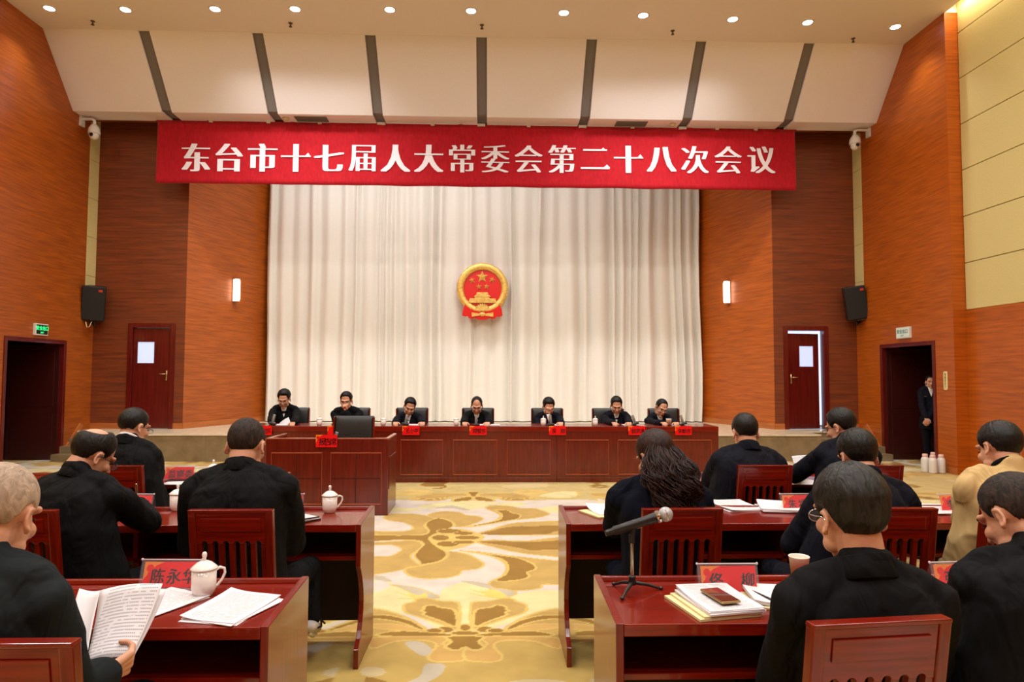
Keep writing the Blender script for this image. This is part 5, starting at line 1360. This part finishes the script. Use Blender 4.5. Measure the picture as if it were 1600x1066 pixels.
        if ok:
            for row in rows: m.v += [tuple(p) for p in row]
            for a in range(N):
                for b in range(6): k0 = a*7+b; m.f.append((k0, k0+1, k0+8, k0+7))
            so = obj('shirt_front', m, SHIRT, root, smooth=True); md = so.modifiers.new('s', 'SOLIDIFY'); md.thickness = .003; md.offset = 1
    # ---- hair
    hk = dict(T=.013, seed=seed); hk.update(hairk)
    if not near: hk.update(nu=64, nv=36)
    else: hk.update(nu=140, nv=80)
    hg = hair_geo(S_, **hk); hg.xf(M4); ho = obj('hair', hg, hairm, root, smooth=True)
    # ---- face details
    e = MB()
    for s_ in (-1, 1): e.ell(V((s_*.031, .0885, .004))*S_, (.0125*S_, .005*S_, .0032*S_), nu=12, nv=6)
    e.xf(M4); obj('eye_line', e, EYED, root, smooth=True)
    e = MB()
    for s_ in (-1, 1): e.tube([V((s_*.015, .103, .024))*S_, V((s_*.032, .0995, .029))*S_, V((s_*.05, .085, .026))*S_], .0032*S_, 6)
    e.xf(M4); obj('eyebrow', e, hairm if hairm is not HGREY else HCROP, root, smooth=True)
    e = MB(); e.ell(V((0, .1015, -.064))*S_, (.019*S_, .0045*S_, .0055*S_), nu=14, nv=6); e.xf(M4); obj('lips', e, LIP, root, smooth=True)
    if glasses:
        g = MB()
        for s_ in (-1, 1):
            c = V((s_*.033, .112, -.001)); pts = [(c+V((.024*math.cos(a), 0, .017*math.sin(a))))*S_ for a in [2*PI*i/16 for i in range(17)]]
            g.tube(pts, (.0016 if near else .0010)*S_, 6, cap=False)
            g.tube([V((s_*.057, .110, .004))*S_, V((s_*.080, .06, .006))*S_, V((s_*.084, -.006, .004))*S_, V((s_*.082, -.024, -.012))*S_], .0018*S_, 6)
        g.tube([V((-.009, .112, .002))*S_, V((.009, .112, .002))*S_], .0016*S_, 6)
        g.xf(M4); go = obj('glasses', g, BLACKP if glasses == 'dark' or not near else CHROME, root, smooth=True)
        g = MB()
        for s_ in (-1, 1):
            pts = [(V((s_*.033, .1125, -.001))+V((.0235*math.cos(a), 0, .0165*math.sin(a))))*S_ for a in [2*PI*i/16 for i in range(16)]]
            g.prism([(p.x, p.z) for p in pts], .1115*S_, .1125*S_, 'y')
        g.xf(M4); obj('lens', g, LENS, go)
    if extra: extra(root, M4, nb, Rn, right, fwd, S_, j)
    return root

def hip_for(ch, back=.20): return None
Hd = lambda u, v, Y: at(u, v, Y)
# ---- row nearest the camera, left: grey-haired man holding a document
def x_p1(root, M4, nb, Rn, right, fwd, S_, j): pass
person('grey cropped-haired man in a charcoal suit at the lower left, holding open printed pages', 0, (at(0, 900, 1.76).x, 1.92), Hd(-4, 806, 1.76), (3, 20, 3), CLOTHG, HGREY,
       hands=(at(60, 1120, 1.95), at(160, 1058, 1.86)), elb=(None, at(112, 1085, 1.78)), hairk=dict(T=.004, rec=.02, nape=-.06), near=True, glasses=False, shw=.165, curl=(.8, .95), hn=(None, (-.5, .75, .35)), seed=11, fold=.009, hs=1.02)
# ---- nearest right: man with thick black hair and glasses
person('man in black seen from behind with thick dark hair and glasses, foreground right', 0, (at(1350, 900, 1.9).x, 2.04), Hd(1329, 808, 1.88), (5, 8, -2), CLOTHB, HGREYED,
       hands=(at(1235, 960, 2.2), at(1420, 960, 2.2)), elb=(at(1212, 1075, 2.06), at(1448, 1070, 2.06)), hairk=dict(T=.019, nape=-.118, full=1.2, sidet=.85), near=True, glasses=True, shw=.178, bulk=1.04, seed=5, hs=1.03, hz=.49, neck=.132)
person('man in black leaning forward with head bowed at the right edge, foreground', 0, (at(1600, 900, 1.85).x, 1.98), Hd(1588, 808, 2.04), (14, 34, 4), CLOTHB, HCROP,
       hands=(at(1545, 945, 2.3), at(1680, 945, 2.3)), elb=(at(1508, 990, 2.12), None), hairk=dict(T=.008, nape=-.06), near=True, shw=.18, bulk=1.08, seed=6, hz=.49)
# ---- second row left
def pen_extra(root, M4, nb, Rn, right, fwd, S_, j): pass
person('balding man in a black suit bent over writing at the second left desk', 0, (at(108, 900, 3.1).x, 3.26), Hd(144, 712, 3.34), (-34, 34, 4), CLOTHB, HBLACK,
       hands=(at(150, 800, 3.68), at(212, 790, 3.70)), elb=(None, at(232, 815, 3.5)), hairk=dict(T=.011, bald=.42, nape=-.07, rec=.02), near=True, glasses='dark', shw=.172, bulk=1.05, curl=(.6, 1.1), seed=8, torso_yaw=-12)
person('crop-haired man in a black suit, back to the camera, at the second left desk', 0, (at(368, 900, 3.1).x, 3.26), Hd(385, 697, 3.32), (-3, 20, 0), CLOTHB, HCROP,
       hands=(at(350, 806, 3.66), at(420, 806, 3.66)), elb=(at(300, 850, 3.36), at(458, 850, 3.36)), hairk=dict(T=.005, nape=-.062, full=.8), near=True, shw=.185, bulk=1.12, hs=1.04, seed=9, ankles=(None, at(486, 972, 3.62)), shoe=SHOEW)
# ---- third row left
person('short-haired man with glasses in a black suit at the third left desk', 0, (at(203, 800, 4.45).x, 4.66), Hd(209, 668, 4.7), (-26, 18, 0), CLOTHB, HBLACK,
       hands=(at(190, 752, 5.15), at(240, 754, 5.15)), poles=(None, (.8, -.2, -.6)), hairk=dict(T=.009, nape=-.045), glasses='dark', shw=.168, seed=10, shirt='band', hs=1.0)
# ---- second row right: woman
def long_hair(root, M4, nb, Rn, right, fwd, S_, j):
    rnd = random.Random(4); m = MB()
    cn = M4 @ (V((0, -.10, .03))*S_)
    for c_ in range(30):
        a = -1+2*(c_+.5)/30+rnd.uniform(-.05, .05); lay = c_ % 3
        st = V((.072*a, -.088*math.sqrt(max(.05, 1-a*a*.6)), (-.02, .015, .05)[lay]))
        en = nb + right*(.07*a+.03) - fwd*(.125+.022*lay+rnd.uniform(-.01, .02)) - V((0, 0, rnd.uniform(.0, .12)*(1-.2*abs(a))))
        ph = rnd.uniform(0, 6); am = rnd.uniform(.016, .03); fq = rnd.uniform(13, 19)
        for k_ in range(42):
            o1 = V((rnd.uniform(-1, 1), rnd.uniform(-1, 1), rnd.uniform(-1, 1)))
            s0_ = M4 @ ((st+o1*.008)*S_); e0_ = en+V((o1.x*.03, o1.y*.022, o1.z*.02)); pts = []; rr = []
            for k in range(16):
                t = k/15; p = s0_*(1-t)+e0_*t - fwd*(.045*math.sin(PI*t)) + right*(.045*a*math.sin(PI*t)) + V((o1.x, o1.y, 0))*(.010*math.sin(PI*t))
                p = p + right*(am*math.sin(t*fq+ph+o1.z*.5)*t) - fwd*(am*.8*math.cos(t*fq+ph+o1.z*.25)*t); pts.append(p); rr.append(.0029*(1-.35*t))
            m.tube(pts, rr, 4)
    back = MB(); back.tube([M4 @ (V((0, -.06, -.01))*S_), M4 @ (V((0, -.075, -.09))*S_), nb-fwd*.115+right*.03-V((0, 0, .06)), nb-fwd*.14+right*.05-V((0, 0, .13))], [.068, .072, .078, .05], 18, flat=.55); m.join(back)
    obj('loose_waves', m, HBROWN, root, smooth=True)
    q = MB(); q.lathe([(.001, 0), (.012, .002), (.012, .006), (.001, .009)], n=14); q.xf(M4 @ Matrix.Translation(V((.012, -.105, .075))*S_) @ Matrix.Rotation(R(60), 4, 'X')); obj('hair_clip', q, mat('clip_grey', (90, 100, 100), .4), root)
    for s_ in (-1, 1):
        q = MB(); c = nb+right*(s_*.10)-V((0, 0, .012)); q.tube([c, nb+right*(s_*.178)-V((0, 0, .02))], .022, 10, flat=.35); obj('epaulette', q, CLOTHB, root, smooth=True)
person('woman in a dark navy uniform jacket with long wavy brown hair', 0, (at(1030, 900, 3.1).x+.03, 3.26), Hd(1024, 716, 3.32), (22, 26, 3), CLOTHU, HBROWN,
       hands=(at(990, 808, 3.64), at(1060, 804, 3.66)), elb=(at(962, 822, 3.42), at(1100, 822, 3.40)), hairk=dict(T=.018, nape=-.085, over=.2), near=True, shw=.18, bulk=1.06, seed=12, extra=long_hair, hs=.98, fold=.010)
person('black-haired man in a dark coat behind the foreground man, both ears showing', 0, (at(1325, 900, 3.1).x, 3.26), Hd(1340, 715, 3.32), (0, 22, 0), CLOTHN, HBLACK,
       hands=(at(1300, 806, 3.66), at(1380, 806, 3.66)), elb=(at(1238, 850, 3.4), at(1430, 850, 3.4)), hairk=dict(T=.017, nape=-.07, full=1.1), near=True, shw=.18, bulk=1.05, seed=13)
person('man in a beige coat with a black collar at the right edge', 0, (at(1575, 900, 3.1).x, 3.28), Hd(1562, 702, 3.26), (4, 22, 7), COAT, HBLACK,
       hands=(at(1530, 800, 3.7), at(1640, 800, 3.7)), elb=(at(1512, 822, 3.42), None), hairk=dict(T=.014, nape=-.062), near=True, shw=.185, bulk=1.08, seed=14, fold=.022, shirt='dark', coatlen=.08, collar=False, foldcol=False)
# ---- third row right
person('broad man in a dark coat at the third right desk, left of the paper reader', 0, (at(1160, 800, 4.4).x, 4.64), Hd(1164, 677, 4.66), (0, 18, 0), CLOTHN, HBLACK,
       hands=(at(1130, 756, 5.12), at(1190, 754, 5.12)), elb=(at(1104, 765, 4.86), at(1222, 770, 4.86)), hairk=dict(T=.012, nape=-.055), shw=.175, bulk=1.12, seed=15, hs=1.02)
person('man with glasses in a dark suit reading a lifted sheet', 0, (at(1325, 800, 4.45).x, 4.68), Hd(1314, 668, 4.7), (34, 20, 0), CLOTHN, HBLACK,
       hands=(at(1249, 732, 5.1), at(1330, 752, 5.15)), poles=((-.8, -.2, -.6), (.9, -.2, -.6)), hairk=dict(T=.014, nape=-.066), shw=.172, glasses=True, seed=16, curl=(1.0, .7), hn=((.4, .3, -.4), None))

# ---- documents held in hands
def held(corners, label, bend=.012, mt=PRINT, name='document'):
    TL, TR, BR_, BL = [V(c) for c in corners]; ctr = (TL+TR+BR_+BL)/4; ex = ((TR-TL)+(BR_-BL)).normalized(); ey = ((TL-BL)+(TR-BR_)); ey = (ey-ex*ey.dot(ex)).normalized(); ez = ex.cross(ey)
    M = Matrix((ex, ey, ez)).transposed().to_4x4(); M.translation = ctr; Mi = M.inverted()
    q = [Mi @ c for c in (TL, TR, BR_, BL)]; m = MB(); n = 10
    for j in range(n+1):
        for i in range(n+1):
            a, b = i/n, j/n; p = (q[0]*(1-a)+q[1]*a)*(1-b)+(q[3]*(1-a)+q[2]*a)*b; m.v.append((p.x, p.y, p.z+bend*math.sin(PI*a)-bend*.5*math.sin(PI*b)))
    for j in range(n):
        for i in range(n): k = j*(n+1)+i; m.f.append((k, k+n+1, k+n+2, k+1))
    o = obj(name, m, mt, smooth=True); o.matrix_world = M; md = o.modifiers.new('s', 'SOLIDIFY'); md.thickness = .0012
    if label: tag(o, label, 'papers')
    return o
d1 = held((at(156, 923, 2.13), at(254, 912, 2.10), at(205, 1026, 1.93), at(133, 1040, 1.93)), 'open printed document held upright by the grey-haired man', .014)
d2 = held((at(124, 920, 2.16), at(157, 923, 2.14), at(134, 1040, 1.935), at(90, 1040, 1.96)), '', -.01, PAPER, 'left_page'); d2.parent = d1; d2.matrix_parent_inverse = d1.matrix_world.inverted()
d3 = held((at(160, 930, 2.15), at(260, 921, 2.125), at(209, 1026, 1.95), at(135, 1042, 1.95)), '', .012, PAPER, 'rear_page'); d3.parent = d1; d3.matrix_parent_inverse = d1.matrix_world.inverted()
held((at(1237, 713, 5.2), at(1276, 712, 5.22), at(1262, 738, 5.08), at(1246, 737, 5.08)), 'sheet lifted off the desk by the man with glasses in the third row', .01)
held((at(436, 662, RY+.5), at(451, 652, RY+.5), at(455, 664, RY+.4), at(438, 667, RY+.4)), 'white sheets held up by the leftmost man at the head table', .01, PAPER)
m = MB(); a = at(213, 757, 3.74); b = at(214, 778, 3.74); m.tube([b, a], [.004, .0055], 8); o = obj('pen', m, CHROME, smooth=True); tag(o, 'upright silver pen in the hand of the balding man', 'pen')

# ---- the usher in the doorway
Yu = 11.38; up_ = at(1453.5, 597, Yu)
def bun(root, M4, nb, Rn, right, fwd, S_, j):
    q = MB(); q.ell(V((0, -.115, .03))*S_, (.035*S_,)*3); q.xf(M4); obj('hair_bun', q, HBLACK, root, smooth=True)
    q = MB(); q.ell(nb+fwd*.12+right*.09-V((0, 0, .15)), (.02, .004, .006)); obj('name_badge', q, BRASS, root, smooth=True)
person('young woman in a navy suit standing with clasped hands in the doorway', R(158), (up_.x+.005, Yu+.02), up_, (0, 4, 0), CLOTHN, HBLACK,
       hands=(at(1450, 655, Yu-.22), at(1447, 653, Yu-.22)), poles=((-.9, -.5, -.3), (.9, -.5, -.3)), hairk=dict(T=.008, nape=-.07), s=.93, hs=.93, stand=True, shirt=True, shw=.145, female=True, extra=bun, seed=20, curl=(.9, .9), fold=.004)

# ---- the seven at the head table, facing the camera
YH = 10.62; YT = RY+.22
def tb(u, z=RZ+.035, Y=YT): p = at(u, 664, Y); p.z = z; return p
def hd_person(label, u, v, ypr, hipu, hu, cloth=CLOTHB, hz2=None, **k):
    hp = at(hipu, 640, YH+.1)
    hands = (tb(hu[0]) if not isinstance(hu[0], V) else hu[0], tb(hu[1]) if not isinstance(hu[1], V) else hu[1])
    k.setdefault('hs', 1.08); k['hairk'] = dict(dict(sidet=.65), **k.get('hairk', {})); return person(label, PI, (hp.x, YH+.1), at(u, v, YH-.05), ypr, cloth, HBLACK, hands=hands, **k)
# hands order: figure's left is at the camera's right
hd_person('man in a dark zipped jacket reading papers, leftmost at the head table', 444, 624, (4, 22, 0), 440, (458, 424), hairk=dict(T=.024, full=1.1, part=1), glasses=True, shirt=True, seed=21, shw=.18)
hd_person('man in black resting his chin on folded hands, second from left at the head table', 541, 627, (0, 12, 0), 548, (at(541, 643, YH-.22), at(538, 644, YH-.22)), hairk=dict(T=.017), glasses='dark', seed=22, shw=.18, bulk=1.05, curl=(1.3, 1.3), hn=((-.5, .3, .3), (.5, .3, .3)))
hd_person('man bending his head sideways, third from left at the head table', 640, 636, (14, 24, -10), 638, (660, 618), hairk=dict(T=.017), glasses=False, shirt=True, seed=23, shw=.178, cloth=CLOTHN)
hd_person('balding man with glasses seated straight below the emblem', 745, 634, (0, 26, 0), 746, (762, 726), hairk=dict(T=.008, rec=.026, bald=.0), glasses='dark', shirt=True, seed=24, shw=.18)
hd_person('man holding one hand to his face, third from right at the head table', 857, 636, (6, 28, 0), 860, (876, at(856, 648, YH-.22)), hairk=dict(T=.019), shirt=True, seed=25, shw=.175, cloth=CLOTHN, curl=(.7, 1.2), hn=(None, (.2, .6, .3)))
hd_person('man in a navy jacket looking at his hands, second from right at head table', 963, 634, (-4, 24, 0), 966, (983, 958), hairk=dict(T=.015), shirt=True, seed=26, shw=.18, cloth=CLOTHN)
hd_person('man in a navy zipped jacket tilting his head, rightmost at the head table', 1033, 638, (14, 22, -12), 1036, (1056, 1034), hairk=dict(T=.012, rec=.012), glasses=True, shirt=True, seed=27, shw=.175, cloth=CLOTHN)
